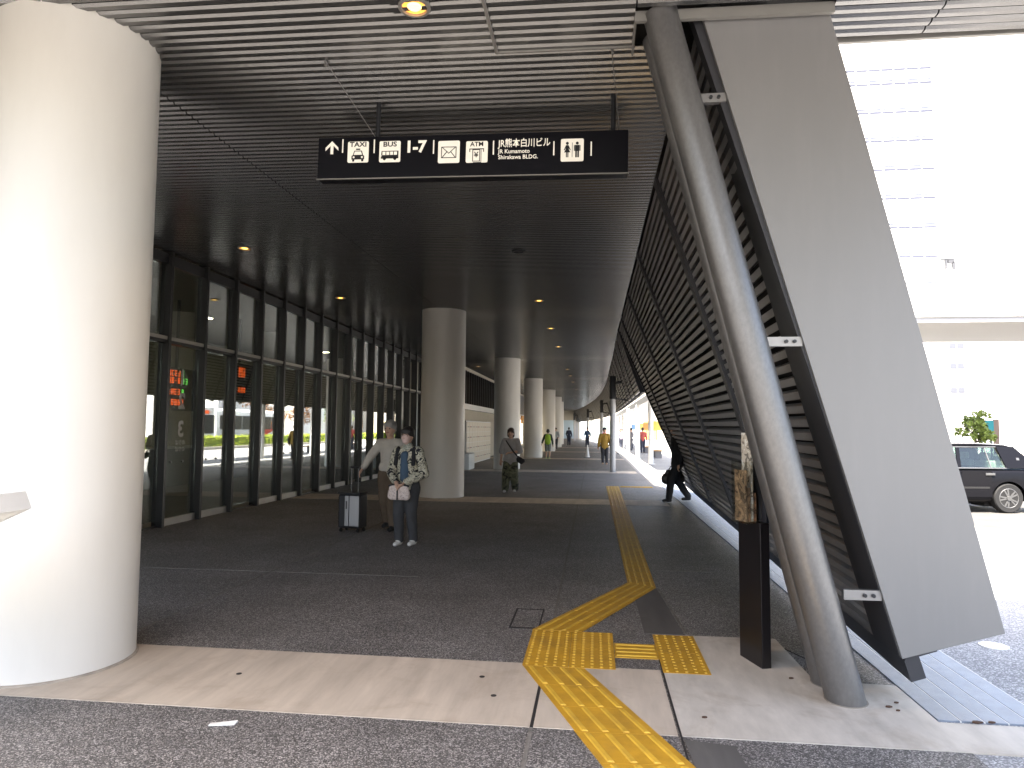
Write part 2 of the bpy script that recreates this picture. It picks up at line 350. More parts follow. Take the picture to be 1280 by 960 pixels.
for a in ((-.13,.12,-.3,-.275),(-.13,.12,.28,.295),(-.13,-.115,-.27,.275),(.108,.12,-.27,.275)): MB().box(*a, -.01, .005).build('frame_bar', M_DSEAM, pit)
bx('cover_plate', M_ASPH, pit, -.113, .106, -.27, .275, -.012, .0035)
# drain covers along the open edge: five steel planks with pale joints
drain = thing('drain_cover', 'blue grey steel drain covers running beneath the louvred wall', 'drain', (2.23, 4.2, 0))
for k in range(5):
    x0 = -.31+k*.125
    for j in range(12):
        bx('cover_plank', M_GRATE, drain, x0, x0+.115, j*1.5, j*1.5+1.494, -.03, .006)
    bx('joint_strip', M_WHITE, drain, x0+.1165, x0+.1235, 0, 18, -.03, .004)
oval = MB().lathe([(.10, 0), (.10, .006), (.09, .008)], (3.02, 5.7, -.004), 20).build('valve_cover', M_WHITE, None)
tag(oval, 'small round white valve cover in the pale plaza paving', 'floor cover')
paper = MB().hexa([(-2.06,3.57,.004),(-1.93,3.6,.004),(-1.93,3.64,.004),(-2.07,3.605,.004),(-2.06,3.57,.012),(-1.93,3.6,.007),(-1.93,3.64,.015),(-2.07,3.605,.007)]).build('paper_scrap', M_WHITE)
tag(paper, 'torn strip of white paper lying on the dark floor', 'litter')
kk = 0
for x, y, s_ in ((1.72,4.35,.02),(1.79,4.42,.014),(1.63,4.5,.014),(.62,4.05,.015),(2.12,4.19,.03),(2.2,4.2,.02),(1.28,4.75,.015),(1.75,4.3,.012)):
    b = MB().prism([(x-s_,y-.2*s_),(x,y-.5*s_),(x+s_,y),(x+.3*s_,y+.5*s_),(x-.6*s_,y+.4*s_)], .004, .012).build('leaf_litter', mat('dry_leaf', (.07,.035,.02), .9))
    tag(b, 'tiny dry brown leaf fragment on the concrete near the inclined tubes', 'litter', 'leaf fragments by the tubes')

# tactile paving ------------------------------------------------------
tac = thing('tactile_path', 'yellow tactile guide path zigzagging along the dark floor', 'tactile paving', (0, 0, 0))
def quad_pt(q, u, v): return q[0].lerp(q[1], u).lerp(q[3].lerp(q[2], u), v)
def tile(q, dots=0, nx=5, ny=5, bars=4, off=0):
    """q: four floor corners; bars run from edge q0q1 to edge q3q2"""
    q = [Vector((*p, 0)) for p in q]; base = .0065; b = MB()
    g = .004; c = [quad_pt(q, u, v) for u, v in ((g,g),(1-g,g),(1-g,1-g),(g,1-g))]
    b.hexa([p+Vector((0,0,-.02)) for p in c]+[p+Vector((0,0,base)) for p in c])
    t = b.build('tile', M_YEL, tac)
    r = MB()
    if dots:
        for i in range(nx):
            for j in range(ny):
                p = quad_pt(q, (i+.5)/nx, (j+.5)/ny); r.lathe([(.0125, base-.001), (.011, base+.004), (.007, base+.0055)], (p.x, p.y, 0), 7)
        n = 'raised_dots'
    else:
        for i in range(bars):
            u = (i+.5)/bars; w = .045
            for v0, v1 in ((.035, .965),):
                A = [quad_pt(q, u-w, v0), quad_pt(q, u+w, v0), quad_pt(q, u+w, v1), quad_pt(q, u-w, v1)]
                B = [quad_pt(q, u-w*.6, v0+.02), quad_pt(q, u+w*.6, v0+.02), quad_pt(q, u+w*.6, v1-.02), quad_pt(q, u-w*.6, v1-.02)]
                r.hexa([p+Vector((0,0,base-.001)) for p in A]+[p+Vector((0,0,base+.0055)) for p in B])
        n = 'raised_bars'
    o = r.build(n, M_YEL2, t)
def run(a0, a1, b0, b1, n):
    """strip of n tiles from edge a0-a1 to edge b0-b1"""
    a0, a1, b0, b1 = map(Vector, (a0, a1, b0, b1))
    for k in range(n): tile([a0.lerp(b0, k/n), a1.lerp(b1, k/n), a1.lerp(b1, (k+1)/n), a0.lerp(b0, (k+1)/n)])
run((.42, 2.46), (.89, 2.52), (-.48, 4.745), (-.06, 4.745), 7)
for (x0, x1) in ((-.485,-.17),(-.17,.15)):
    for (y0, y1) in ((4.75,5.165),(5.165,5.58)): tile(rect(x0, x1, y0, y1), 1, 5, 7)
tile([(.152,5.33),(.152,5.01),(.459,5.01),(.459,5.33)])
for (y0, y1) in ((4.74,5.165),(5.165,5.59)): tile(rect(.46, .775, y0, y1), 1, 5, 7)
run((-.49, 5.59), (-.09, 5.585), (.36, 7.42), (.63, 7.2), 6)
run((.355, 7.42), (.635, 7.2), (.35, 19.6), (.71, 19.65), 40)
for k in range(3): tile([(.74+.3*k,19.65),(.74+.3*k,19.35),(1.04+.3*k,19.35),(1.04+.3*k,19.65)])

# ------------------------------------------------------------------ ceiling
ceil = MB()
pts = [(-12, .70), (.6, .70), (.6, -5.0), (4.2, -5.0), (4.2, 4.82)]+[(edge(y)+.85, y) for y in (4.9, 19, 26, 41, 53, 65, 80, 96, 110)]+[(-12, 110)]  # unseen rear outline shaped for light: open left, added right arm shades end panel
b0 = len(ceil.v); n = len(pts)
ceil.v += [(x, y, cz(x)+.1) for x, y in pts]+[(x, y, cz(x)+.5) for x, y in pts]
ceil.f += [tuple(range(n)), tuple(reversed(range(n, 2*n)))]+[(i, n+i, n+(i+1) % n, (i+1) % n) for i in range(n)]
ceiling = ceil.build('ceiling', M_BACK); tag(ceiling, kind='structure')
PITCH, SW = .09, .073
def slat_mesh(x0, x1, y, mb):
    h = SW/2; c = .016; d = .035; prof = [(-h, d), (-h, c), (-h+c, 0), (h-c, 0), (h, c), (h, d)]; b = len(mb.v)
    for x in (x0, x1): mb.v += [(x, y+u, cz(x)+w) for u, w in prof]
    for i in range(5): mb.f.append((b+i, b+i+1, b+6+i+1, b+6+i))
    mb.f.append(tuple(b+i for i in range(6))); mb.f.append(tuple(b+6+i for i in reversed(range(6))))
cache = {}
rest = MB(); rest_gap = MB()
y = .77-.09*63; k = 0
while y < 108:
    left = -7.0 if y < 27.5 else -5.75
    segs = []
    if y < .68: segs = [(.62, 2.2), (2.21, 4.18)]  # slats of the added roof arm behind the camera
    elif y < 4.36: segs = [(-12, -3.60), (-3.59, .27), (.28, 2.2), (2.21, 4.18)]
    elif y < 4.80: segs = [(-12, -3.60), (-3.59, .27), (1.52, 2.2), (2.21, 4.18)]
    else: segs = [(left, -3.60), (-3.59, edge(y)-.01)]
    if 3.2 < y < 9.5:
        for a, b_ in segs:
            if a < -7: a = -8.
            key = (round(a, 2), round(b_, 2))
            if key not in cache: mb = MB(); slat_mesh(a, b_, 0, mb); cache[key] = mb.mesh('slat', M_SLAT)
            o = link('slat', cache[key], ceiling); o.location = (0, y, random.uniform(-.0012, .0012))
    else:
        for a, b_ in segs: slat_mesh(a, b_, y, rest)
    y += PITCH
tag(rest.build('slats', M_SLAT, ceiling), kind='stuff')
bx('roof_edge_trim', M_TRIM, ceiling, 1.5, 4.2, 4.821, 4.85, 4.315, 4.6)
MB().bar((-.70, 3.0, cz(-.7)-.006), (-.70, 4.74, cz(-.7)-.006), .02, .02).build('ceiling_trim', M_TRIM, ceiling)
MB().bar((-.71, 4.745, cz(-.7)-.006), (.29, 4.745, cz(.29)-.006), .012, .018).build('ceiling_trim', M_TRIM, ceiling)
MB().bar((.27, 4.39, cz(.27)-.012), (1.52, 4.39, cz(1.52)-.012), .03, .07).build('opening_trim', M_TRIM, ceiling)
MB().bar((.275, 4.40, cz(.27)-.012), (.275, 4.80, cz(.27)-.012), .012, .07).build('opening_trim', M_TRIM, ceiling)

# downlights
def downlight(x, y, lit, label):
    t = thing('downlight', label, 'ceiling light', (x, y, cz(x)), 0, 'downlights in the slatted ceiling')
    MB().lathe([(.105, .06), (.105, -.012), (.085, -.014), (.082, .03), (.07, .05)], n=20).build('trim_ring', M_TRIM if lit else M_DARK, t, True)
    MB().lathe([(.080, .001), (.080, .011)], n=20).build('reflector', M_AMBER if lit else M_DARK, t)
    if lit: MB().lathe([(.04, -.009), (.048, .0005)], n=16).build('lamp', M_HOT, t)
    bx('mount_plate', M_SLAT, t, -.16, .16, -.12, .12, .012, .045)
    if lit:
        l = bpy.data.lights.new('downlight_beam', 'SPOT'); l.energy = 24 if y < 5 else 4; l.color = (1, .62, .28); l.spot_size = R(120); l.spot_blend = .8; l.shadow_soft_size = .05
        lo = link('downlight_beam', l, t); lo.location = (0, 0, -.03)
ORD = ['nearest the camera', 'unlit', 'above the second white column', 'beyond the second column', 'level with the third column']
downlight(-1.16, 4.17, True, 'lit amber downlight in the ceiling at the top of the view')
downlight(-1.16, 10.35, False, 'unlit dark downlight in the ceiling beyond the hanging sign')
downlight(-1.16, 14.44, True, 'lit amber downlight in the right row, first beyond the unlit one')
downlight(-1.16, 18.5, True, 'lit amber downlight in the right row, second beyond the unlit one')
downlight(-1.17, 22.7, True, 'lit amber downlight in the right row, third beyond the unlit one')
for i, y in enumerate((31.4, 35.3, 40.1, 48, 56, 64)): downlight(-1.2+edge(y)-.7 if y > 50 else -1.2, y, True, ['fourth', 'fifth', 'sixth', 'seventh', 'eighth', 'ninth'][i]+' lit amber downlight of the right row counted from the unlit one')
downlight(-5.45, 10.0, True, 'lit amber downlight above the glass wall, nearest the first column')
downlight(-5.45, 14.1, True, 'lit amber downlight above the glass wall, left of the second column')
downlight(-5.2, 30.5, True, 'lit amber downlight between the second and third columns')

# ------------------------------------------------------------------ columns
cols = [(-3.72, 4.41, 'large white round column filling the left edge of the view'), (-3.54, 15.85, 'white round column in the middle, beside the walking couple'),
        (-3.42, 27.0, 'white round column behind the woman in grey shirt'), (-3.34, 38.0, 'white round column, third in the middle row'),
        (-3.24, 49.0, 'white round column, fourth in the middle row'), (-3.3, 60, 'distant white round column, fifth in the middle row'), (-3.6, 71, 'farthest white round column of the row')]
for x, y, lb in cols:
    r = .52; o = MB().lathe([(r+.004, 0), (r, .012)]+[(r, .5*k) for k in range(1, 9)]+[(r, cz(x)+.08)], n=96).build('round_column', M_COL, None, True)
    o.location = (x, y, 0); tag(o, lb, 'column', 'white columns of the arcade')
    MB().lathe([(r+.018, .003), (r+.014, .012), (r+.002, .016)], n=64).build('base_sealant', M_SEALANT, o)

# ------------------------------------------------------------------ louvred wall on the right
wall = thing('louvred_wall', 'tall leaning wall of dark grey louvres along the right side', 'louvre wall', (1.3, 4.45, 0))
wall_o = Vector((1.3, 4.45, 0))
def wtop(y): return Vector((edge(y), y, 4.40))
def wbot(y):
    t = (y-4.45)/13.0; return Vector((1.90+.36*t, y, .25+.12*t))
def wpt(u, v):
    """u 0..1 along the wall, v 0 bottom .. 1 top; the far end leans back"""
    yb = lerp(4.47, 17.5, u); yt = lerp(4.47, 19.0, u); return wbot(yb).lerp(wtop(yt), v)
NRM = Vector((.947, 0, .32))
RIBS = [0, .205, .425, .645, .865, 1.0]
ROWS = 42
for i in range(5):
    u0, u1 = RIBS[i]+.005, RIBS[i+1]-.005
    for j in range(ROWS):
        v0 = (j+.55)/(ROWS+.6); dv = .27/ROWS
        a0, a1 = wpt(u0, v0-dv), wpt(u0, v0+dv); c0, c1 = wpt(u1, v0-dv), wpt(u1, v0+dv); w = NRM*.05+Vector((0,0,.012))
        pts8 = [p-wall_o for p in (a0, c0, c1, a1, a0+w, c0+w, c1+w, a1+w)]
        MB().hexa(pts8).build('louvre_slat', M_LOUV, wall)
for i, u in enumerate(RIBS):
    w = .006 if 0 < i < 5 else .007
    a, b_ = wpt(max(0, u-w), 0), wpt(min(1, u+w), 0); c, d = wpt(min(1, u+w), 1), wpt(max(0, u-w), 1); f_ = NRM*-.035; g_ = NRM*.16
    MB().hexa([p-wall_o for p in (a+f_, b_+f_, c+f_, d+f_, a+g_, b_+g_, c+g_, d+g_)]).build('rib', M_RIB, wall)
a, b_ = wpt(0, 0), wpt(1, 0); dn = (wpt(0, 0)-wpt(0, 1)).normalized()*.13
MB().hexa([p-wall_o for p in (a-NRM*.04, b_-NRM*.04, b_-NRM*.04+dn, a-NRM*.04+dn, a+NRM*.05, b_+NRM*.05, b_+NRM*.05+dn, a+NRM*.05+dn)]).build('bottom_rail', M_RIB, wall)
A = [wpt(.004,.03), wpt(1,.03), wpt(1,1), wpt(.004,1)]
MB().hexa([p+NRM*.20-wall_o for p in A]+[p+NRM*.26-wall_o for p in A]).build('backing', M_BACK, wall)
MB().hexa([p+NRM*.42-wall_o for p in A]+[p+NRM*.46-wall_o for p in A]).build('outer_skin', M_PANEL, wall)
# flat end panel closing the wall towards the camera
EP = [Vector((.70,4.44,4.37)), Vector((1.50,4.44,4.35)), Vector((2.42,4.44,.43)), Vector((1.84,4.44,.255))]
MB().hexa([p-wall_o for p in EP]+[p+Vector((0,.035,0))-wall_o for p in EP]).build('end_panel', M_PANEL, wall, bevel=.004)
ins = (EP[3]-EP[0]).normalized(); sd_ = Vector((-.95,0,-.25))*.07
MB().hexa([p-wall_o for p in (EP[0]+Vector((0,.04,0)), EP[3]+Vector((0,.04,0)), EP[3]+Vector((.03,.04,.0)), EP[0]+Vector((.03,.04,0)), EP[0]+Vector((0,.42,0)), EP[3]+Vector((0,.42,0)), EP[3]+Vector((.03,.42,0)), EP[0]+Vector((.03,.42,0)))]).build('end_frame', M_RIB, wall)
for z_ in (3.79, 2.18, .62):
    t = (4.37-z_)/4.11; x = lerp(.70, 1.84, t)
    o = MB().box(x-.22, x+.0, 4.46, 4.50, z_-.03, z_+.03).build('bracket', M_BRK, wall); o.location = -wall_o
    for k in (0, 1):
        q = MB().lathe([(.012, 4.445), (.012, 4.46)], (x-.1+.05*k, 0, z_), 8, 'y').build('bolt', M_DARK, o)
def inclined_tube(p, q, label):
    t = thing('inclined_tube', label, 'support', p); p, q = Vector(p), Vector(q)
    pts = [(q-p)*(k/10) for k in range(11)]; pts[0] -= (q-p)*.01
    MB().tube(pts, .112, 32).build('tube', M_TUBE, t, True)
    pts2 = [Vector((0,0,-.01)), Vector((0,0,.004))]
    MB().tube([(q-p)*.0-Vector((0,0,.006)), (q-p)*.0+Vector((0,0,.008))], .122, 28).build('base_seal', mat('grout', (.3,.27,.23), .9, var=.2), t)
    return t
inclined_tube((1.505, 4.42, 0), (.435, 4.42, 4.36), 'mottled galvanised steel tube leaning in front of the louvres, nearer of the pair')
inclined_tube((1.51, 4.70, 0), (.45, 4.70, 4.36), 'mottled galvanised steel tube leaning just behind its twin, farther of the pair')

# hanging louvred fascia beyond the opening
fas = thing('louvred_fascia', 'curving band of louvres hanging from the roof edge beyond the wall', 'fascia', (.8, 19.2, 2.6))
fo = Vector((.8, 19.2, 2.6))
ys = [19.05+2.2*k for k in range(41)]
def fpt(y, v): x = edge(y); return Vector((x+lerp(.58, 0, v), y-(.45*(1-v) if y < 20 else 0), lerp(2.62, 4.40, v)))
lou = MB(); rib = MB(); backs = MB()
for y0, y1 in zip(ys, ys[1:]):
    for j in range(16):
        v = (j+.5)/16; dv = .27/16; w = NRM*.05
        P8 = [fpt(y0+.04, v-dv), fpt(y1-.04, v-dv), fpt(y1-.04, v+dv), fpt(y0+.04, v+dv)]
        lou.hexa([p-fo for p in P8]+[p+w-fo for p in P8])
    P = [fpt(y0, 0), fpt(y1, 0), fpt(y1, 1), fpt(y0, 1)]
    backs.hexa([p+NRM*.14-fo for p in P]+[p+NRM*.3-fo for p in P])
    P = [fpt(y0-.04, -.02), fpt(y0+.04, -.02), fpt(y0+.04, 1), fpt(y0-.04, 1)]
    MB().hexa([p-NRM*.02-fo for p in P]+[p+NRM*.14-fo for p in P]).build('rib', M_RIB, fas)
tag(lou.build('louvre_slats', M_LOUV, fas), kind='stuff'); backs.build('backing', M_BACK, fas)
for i, (x, y) in enumerate(((.72, 26.1), (.56, 48), (-.58, 70), (-2.5, 90))):
    t = thing('canopy_post', ['slender grey post with dark bracket head, nearest in the opening', 'slender grey post with dark bracket head behind the mustard jacket walker', 'third slender post with dark bracket head along the curving canopy', 'farthest slender post with dark bracket head'][i], 'post', (x, y, 0), 0, 'posts carrying the curved canopy')
    MB().tube([(0,0,0), (0,0,2.75)], .105, 20).build('shaft', mat('post_grey', (.33,.33,.33), .45, .3), t, True)
    MB().tube([(0,0,2.75), (0,0,3.62)], .12, 20).build('head', M_DARK, t, True)
    a = MB().bar((0,0,3.35), (.42,0,3.4), .08, .1); a.bar((0,0,2.78), (.6,0,2.7), .08, .06); a.bar((.38,0,3.38), (.58,0,2.74), .05, .05); a.build('bracket', M_DARK, t)
    MB().lathe([(.16, 0), (.16, .015)], n=20).build('base_plate', M_GREY, t)

# ------------------------------------------------------------------ glass wall on the left
gw = thing('glass_wall', 'long glazed station front with dark fins and aluminium door rails', 'glass wall', (-6.9, 9.1-3*1.035, 0))
NG = 21; GP = 1.035
fin = MB().box(-.07, .11, -.032, .032, 0, 4.45).mesh('fin', M_FRAME)
pane_lo = MB().box(-.012, .0, .036, GP-.036, .10, 2.94).mesh('pane', M_GLASS)
pane_hi = MB().box(-.012, .0, .036, GP-.036, 3.07, 4.22).mesh('pane', M_GLASS)
tran = MB().box(-.05, .07, .036, GP-.036, 2.95, 3.06).mesh('transom', M_FRAME)
tranl = MB().box(.071, .085, .036, GP-.036, 3.0, 3.055).mesh('transom_cap', M_ALU)
head = MB().box(-.05, .05, .036, GP-.036, 4.23, 4.40).mesh('head_rail', M_FRAME)
sill = MB().box(-.03, .03, .036, GP-.036, .0, .115).mesh('bottom_rail', M_ALU)
sill2 = MB().box(-.02, .015, .036, GP-.036, .0, .03).mesh('bottom_rail', M_FRAME)
stile = MB().box(-.02, .03, .037, .075, .12, 2.94).mesh('stile', M_ALU)
for k in range(NG):
    y0 = k*GP+.09
    for nm, me in (('fin', fin), ('pane', pane_lo), ('pane', pane_hi), ('transom', tran), ('transom_cap', tranl), ('head_rail', head), ('bottom_rail', sill if k % 3 else sill2)):
        o = link(nm, me, gw); o.location = (0, y0, 0)
    if k % 3: o = link('stile', stile, gw); o.location = (0, y0, 0)
o = link('fin', fin, gw); o.location = (0, NG*GP+.09, 0)
for tx, z_, s_ in (('1', 2.42, .36), ('2', 2.02, .36), ('3', 1.55, .36)):
    text('number_decal', tx, mat('decal_grey', (.5,.5,.47), .6), gw, (.004, 1.66+3*GP, z_), s_, rot=(R(90), 0, R(-90)), bold=.012)
for z_ in (1.33, 1.22): text('number_decal', 'のりば', mat('decal_grey', (.5,.5,.47), .6), gw, (.004, 1.66+3*GP, z_), .09, rot=(R(90), 0, R(-90)), bold=.002)
bx('notice', mat('paper_notice', (.4,.38,.33), .7), gw, -.03, -.016, 1.30+3*GP, 1.47+3*GP, 1.38, 1.78)
bx('notice', mat('paper_notice', (.4,.38,.33), .7), gw, -.03, -.016, 1.24+3*GP, 1.40+3*GP, 1.83, 2.06)
for k in (4, 5, 8, 9, 12, 13):
    for d in (.3, .62): MB().lathe([(.02, .0), (.02, .012)], (0, k*GP+.09+d, 1.02), 10, 'x').build('lock_disc', M_CHROME, gw)
# the hall behind the glass
hall = MB().box(-13.2, -13, 6, 28.5, 0, 5).build('hall_back_wall', M_CREAM); tag(hall, kind='structure')
hw2 = MB().box(-13, -6.95, 28.5, 28.7, 0, 5).build('hall_end_wall', M_CREAM); tag(hw2, kind='structure')
hw3 = MB().box(-13, -6.9, 5.8, 6, 0, 5).build('hall_end_wall', M_GREY); tag(hw3, kind='structure')
hf = MB().box(-13, -7.0, 6, 28.5, -.1, .006).build('hall_floor', M_INTF); tag(hf, kind='structure')
hc = MB().box(-13, -6.95, 6, 28.5, 4.44, 4.5).build('hall_ceiling', mat('hall_ceiling', (.5,.47,.4), .7)); tag(hc, kind='structure')
for i, (y, x) in enumerate(((12.5, -10), (16.5, -10), (20.5, -10), (24.5, -10))):
    t = thing('hall_lamp', ['square warm lamp in the hall ceiling behind the first glass panes', 'square warm lamp in the hall ceiling, second behind the glass', 'square warm lamp in the hall ceiling, third behind the glass', 'square warm lamp in the hall ceiling, farthest behind the glass'][i], 'ceiling light', (x, y, 4.43), 0, 'lamps of the glazed hall')
    bx('frame', M_WHITE, t, -.16, .16, -.16, .16, -.02, .009); bx('diffuser', mat('hall_diffuser', (.8,.75,.6), .5, emit=(1,.82,.55), estr=8.), t, -.13, .13, -.13, .13, -.028, -.021)
def led(y, z, lb, rows):
    t = thing('departure_board', lb, 'display', (-9.2, y, z))
    bx('case', M_DARK, t, -.1, 0, -.55, .65, -.5, .45, .01)
    bx('hanger', M_DARK, t, -.07, -.03, -.03, .03, .451, 4.43-z)
    for zz_, segs_ in rows:
        for y0, y1, mt in segs_:
            n = max(1, int((y1-y0)/.11))
            for q in range(n):
                a = y0+(y1-y0)*q/n
                d = MB()
                for (p0, p1, r0, r1) in ((0,.07,.0,.02),(0,.07,.055,.075),(0,.07,.11,.13),(0,.018,.0,.13),(.052,.07,.0,.13)):
                    if random.random() < .82: d.box(.001, .006, a+p0, a+p1, zz_+r0, zz_+r1)
                if d.v: d.build('led_digit', mt, t)
led(14.2, 2.45, 'departure board with orange and green digits behind the left glass panes', [(.1, [(-.35,.1,M_LEDO),(.14,.4,M_LEDG)]), (.26, [(-.35,.1,M_LEDO),(.14,.35,M_LEDG)]), (-.15, [(-.35,.1,M_LEDO),(.14,.3,M_LEDG)]), (-.38, [(-.35,.25,M_LEDO)])])
led(16.9, 2.8, 'small departure board with two rows of red orange digits behind the glass', [(.1, [(-.1,.25,M_LEDO)]), (.22, [(-.1,.25,M_LEDO)]), (-.3, [(-.1,.3,M_LEDO)])])
gates = thing('ticket_counter', 'dim ticket counter with pale front at the back of the hall', 'counter', (-11.5, 17, 0))
bx('body', M_GREY, gates, -.4, .4, -4, 4, .006, 1.0, .02); bx('top', M_WHITE, gates, -.45, .45, -4.05, 4.05, 1.001, 1.04); 
for k in range(5): bx('screen_panel', M_CREAM, gates, -.44, -.40, -3.6+1.5*k, -2.5+1.5*k, 1.045, 1.9)
for i, y in enumerate((9.5, 19.5)):
    o = MB().lathe([(.3, .006), (.3, 4.44)], (0,0,0), 32).build('hall_column', M_COL, None, True); o.location = (-9.6, y, 0)
    tag(o, ['pale round column inside the hall at its near end', 'pale round column inside the hall behind the middle panes'][i], 'column', 'columns inside the hall')

# left side beyond the hall: lockers, upper fins, shop fronts
fr = thing('arcade_front', 'cream shop front wall with tall dark fins beyond the lockers', 'building front', (-5.9, 28.8, 0))
bx('wall', M_CREAM, fr, -.3, 0, 0, 80, 0, 4.45)
bx('fascia_band', M_WHITE, fr, .001, .25, 0, 80, 2.45, 2.7)
for k in range(26): bx('fin', M_FRAME, fr, .005, .22, .2+.62*k, .27+.62*k, 2.71, 4.2)
bx('dark_glazing', M_DARK, fr, .001, .004, 0, 80, 2.71, 4.3)
for k in range(10):
    y0 = 12+6*k
    bx('shop_window', mat('lit_shop', (.5,.45,.35), .5, emit=(1,.85,.62), estr=.35), fr, .001, .03, y0, y0+4, .3, 2.3)
    bx('shop_sign', [M_RED, M_WHITE, mat('sign_orange', (.7,.3,.03), .5), M_GREEN][k % 4], fr, .26, .34, y0+.4, y0+2.4, 2.0, 2.6)
lk = thing('coin_lockers', 'white bank of coin lockers between the second and third columns', 'lockers', (-5.45, 29.0, 0))
bx('carcass', M_WHITE, lk, -.4, 0, 0, 7, .0, 1.93)
door = MB().box(.001, .022, .01, .68, .0, .44).mesh('locker_door', mat('locker_cream', (.66,.6,.5), .5, var=.04))
slot = MB().box(.023, .03, .1, .2, .2, .25).mesh('lock', M_RED); slot2 = MB().box(.023, .03, .24, .6, .21, .235).mesh('number_plate', M_DARK)
for i in range(10):
    for j in range(4):
        o = link('locker_door', door, lk); o.location = (0, .05+.69*i, .06+.46*j)
        s_ = link('number_plate', slot2, o)
        if i % 3 == 1: s2 = link('lock', slot, o)
pl = bx('planter_box', M_WHITE, None, -5.2, -4.75, 26.0, 27.2, 0, .62, .02); tag(pl, 'low white box standing between the second and third columns', 'box')

# ------------------------------------------------------------------ hanging sign
SG = thing('hanging_sign', 'long black hanging direction sign with white pictograms', 'sign', (-1.02, 5.4, 3.86))
SG.rotation_euler = (0, R(.9), 0)
bx('board', M_SIGN, SG, -1.295, 1.295, 0, .12, -.178, .178, .004)
MB().bar((-1.3,-.004,-.181), (1.3,-.004,-.181), .014, .008).build('edge_trim', M_TRIM, SG)
def sp(px, py):
    """sign coordinates from measured millimetres: 6.69 mm per unit from the board's centre"""
    return (px-591.5)*.00669, (194.5-.036*(px-591.5)-py)*.0069+.002
for px in (472, 767):
    x = (px-591.5)*.00669
    MB().tube([(x, .06, .179), (x, .06, cz(0)-3.86+.05)], .02, 12).build('drop_rod', M_DARK, SG, True)
for (px, tx) in ((471, 442), (775, 762)):
    x = (px-591.5)*.00669; x2 = (tx-591.5)*.00669
    MB().tube([(x, .06, .18), (x2, -.62, .50)], .003, 6).build('stay_wire', M_BRK, SG)
    MB().tube([(x2, -.62, .50), (x2+.01, -.63, .455)], .009, 8).build('wire_clip', M_BRK, SG)
def tilebox(px0, px1, py0, py1, name='pictogram_tile'):
    x0, z1 = sp(px0, py0); x1, z0 = sp(px1, py1); zc = (sp((px0+px1)/2, (py0+py1)/2))[1]; h = (py1-py0)*.0069/2
    r = .012; poly = []
    for cx, cy, a0 in ((x1-r, zc+h-r, 0), (x0+r, zc+h-r, 90), (x0+r, zc-h+r, 180), (x1-r, zc-h+r, 270)):
        for k in range(4): a = R(a0+30*k); poly.append((cx+r*math.cos(a), cy+r*math.sin(a)))
    o = MB().prism(poly, -.006, -.0005, 'y').build(name, M_WSIGN, SG)
    return o, (x0+x1)/2, zc, (x1-x0)
def pz(o, cx, cz_, polys, mt=M_BLACKP, nm='pictogram', d0=-.0085, d1=-.0065):
    mb = MB()
    for p in polys: mb.prism([(cx+u, cz_+v) for u, v in p], d0, d1, 'y')
    return mb.build(nm, mt, o)
def rp(x0, x1, z0, z1): return [(x0,z0),(x1,z0),(x1,z1),(x0,z1)]
def circ(x, z, r, n=12): return [(x+r*math.cos(2*math.pi*k/n), z+r*math.sin(2*math.pi*k/n)) for k in range(n)]
for px in (430, 471, 547, 614+8, 696, 741):
    x, z_ = sp(px, 185.5); bx('divider', M_WSIGN, SG, x-.005, x+.005, -.003, -.0005, z_-.058, z_+.058)
x, z_ = sp(416, 188)
pz(SG, x, z_, [rp(-.012,.012,-.055,.03), [(0,.056),(-.056,0),(-.056,-.026),(0,.03)], [(0,.056),(0,.03),(.056,-.026),(.056,0)]], M_WSIGN, 'arrow', -.004, -.0005)
# taxi
o, cx, c_, w = tilebox(437, 464, 180, 206)
text('tile_text', 'TAXI', M_BLACKP, o, (cx, -.008, c_+.062), .058, bold=.0012, ext=.001, width=.145)
pz(o, cx, c_-.03, [rp(-.018,.018,.047,.058), [(-.045,.0),(-.033,.04),(.033,.04),(.045,0)], [(-.055,-.035),(-.055,-.005),(-.045,.002),(.045,.002),(.055,-.005),(.055,-.035)], rp(-.048,-.03,-.052,-.034), rp(.03,.048,-.052,-.034)])
pz(o, cx, c_-.03, [[(-.036,.004),(-.027,.033),(.027,.033),(.036,.004)], circ(-.036,-.016,.009), circ(.036,-.016,.009)], M_WSIGN, 'pictogram', -.0095, -.0086)
# bus
o, cx, c_, w = tilebox(478, 505, 179, 205)
text('tile_text', 'BUS', M_BLACKP, o, (cx, -.008, c_+.06), .058, bold=.0012, ext=.001, width=.115)
pz(o, cx, c_-.03, [[(-.075,-.03),(-.07,.035),(.075,.035),(.075,-.03)], circ(-.045,-.03,.014), circ(.045,-.03,.014)])
pz(o, cx, c_-.03, [rp(-.062+.033*k,-.036+.033*k,.0,.028) for k in range(4)]+[[(-.071,-.01),(-.069,.0),(-.066,.0),(-.066,-.01)]], M_WSIGN, 'pictogram', -.0095, -.0086)
x, z_ = sp(524, 186); text('sign_text', '1-7', M_WSIGN, SG, (x, -.003, z_), .135, bold=.005, sx=1.0)
# post
o, cx, c_, w = tilebox(553, 580, 178, 205)
def outl(x0, x1, z0, z1, t): return [rp(x0,x1,z0,z0+t), rp(x0,x1,z1-t,z1), rp(x0,x0+t,z0+t,z1-t), rp(x1-t,x1,z0+t,z1-t)]
t_ = .006
pz(o, cx, c_-.005, outl(-.064,.064,-.048,.048,t_)+[[(-.058,.042),(-.05,.042),(.0,-.004),(0,-.012)], [(.058,.042),(0,-.012),(0,-.004),(.05,.042)], [(-.058,-.042),(-.05,-.042),(-.014,.003),(-.02,.006)], [(.058,-.042),(.02,.006),(.014,.003),(.05,-.042)]])
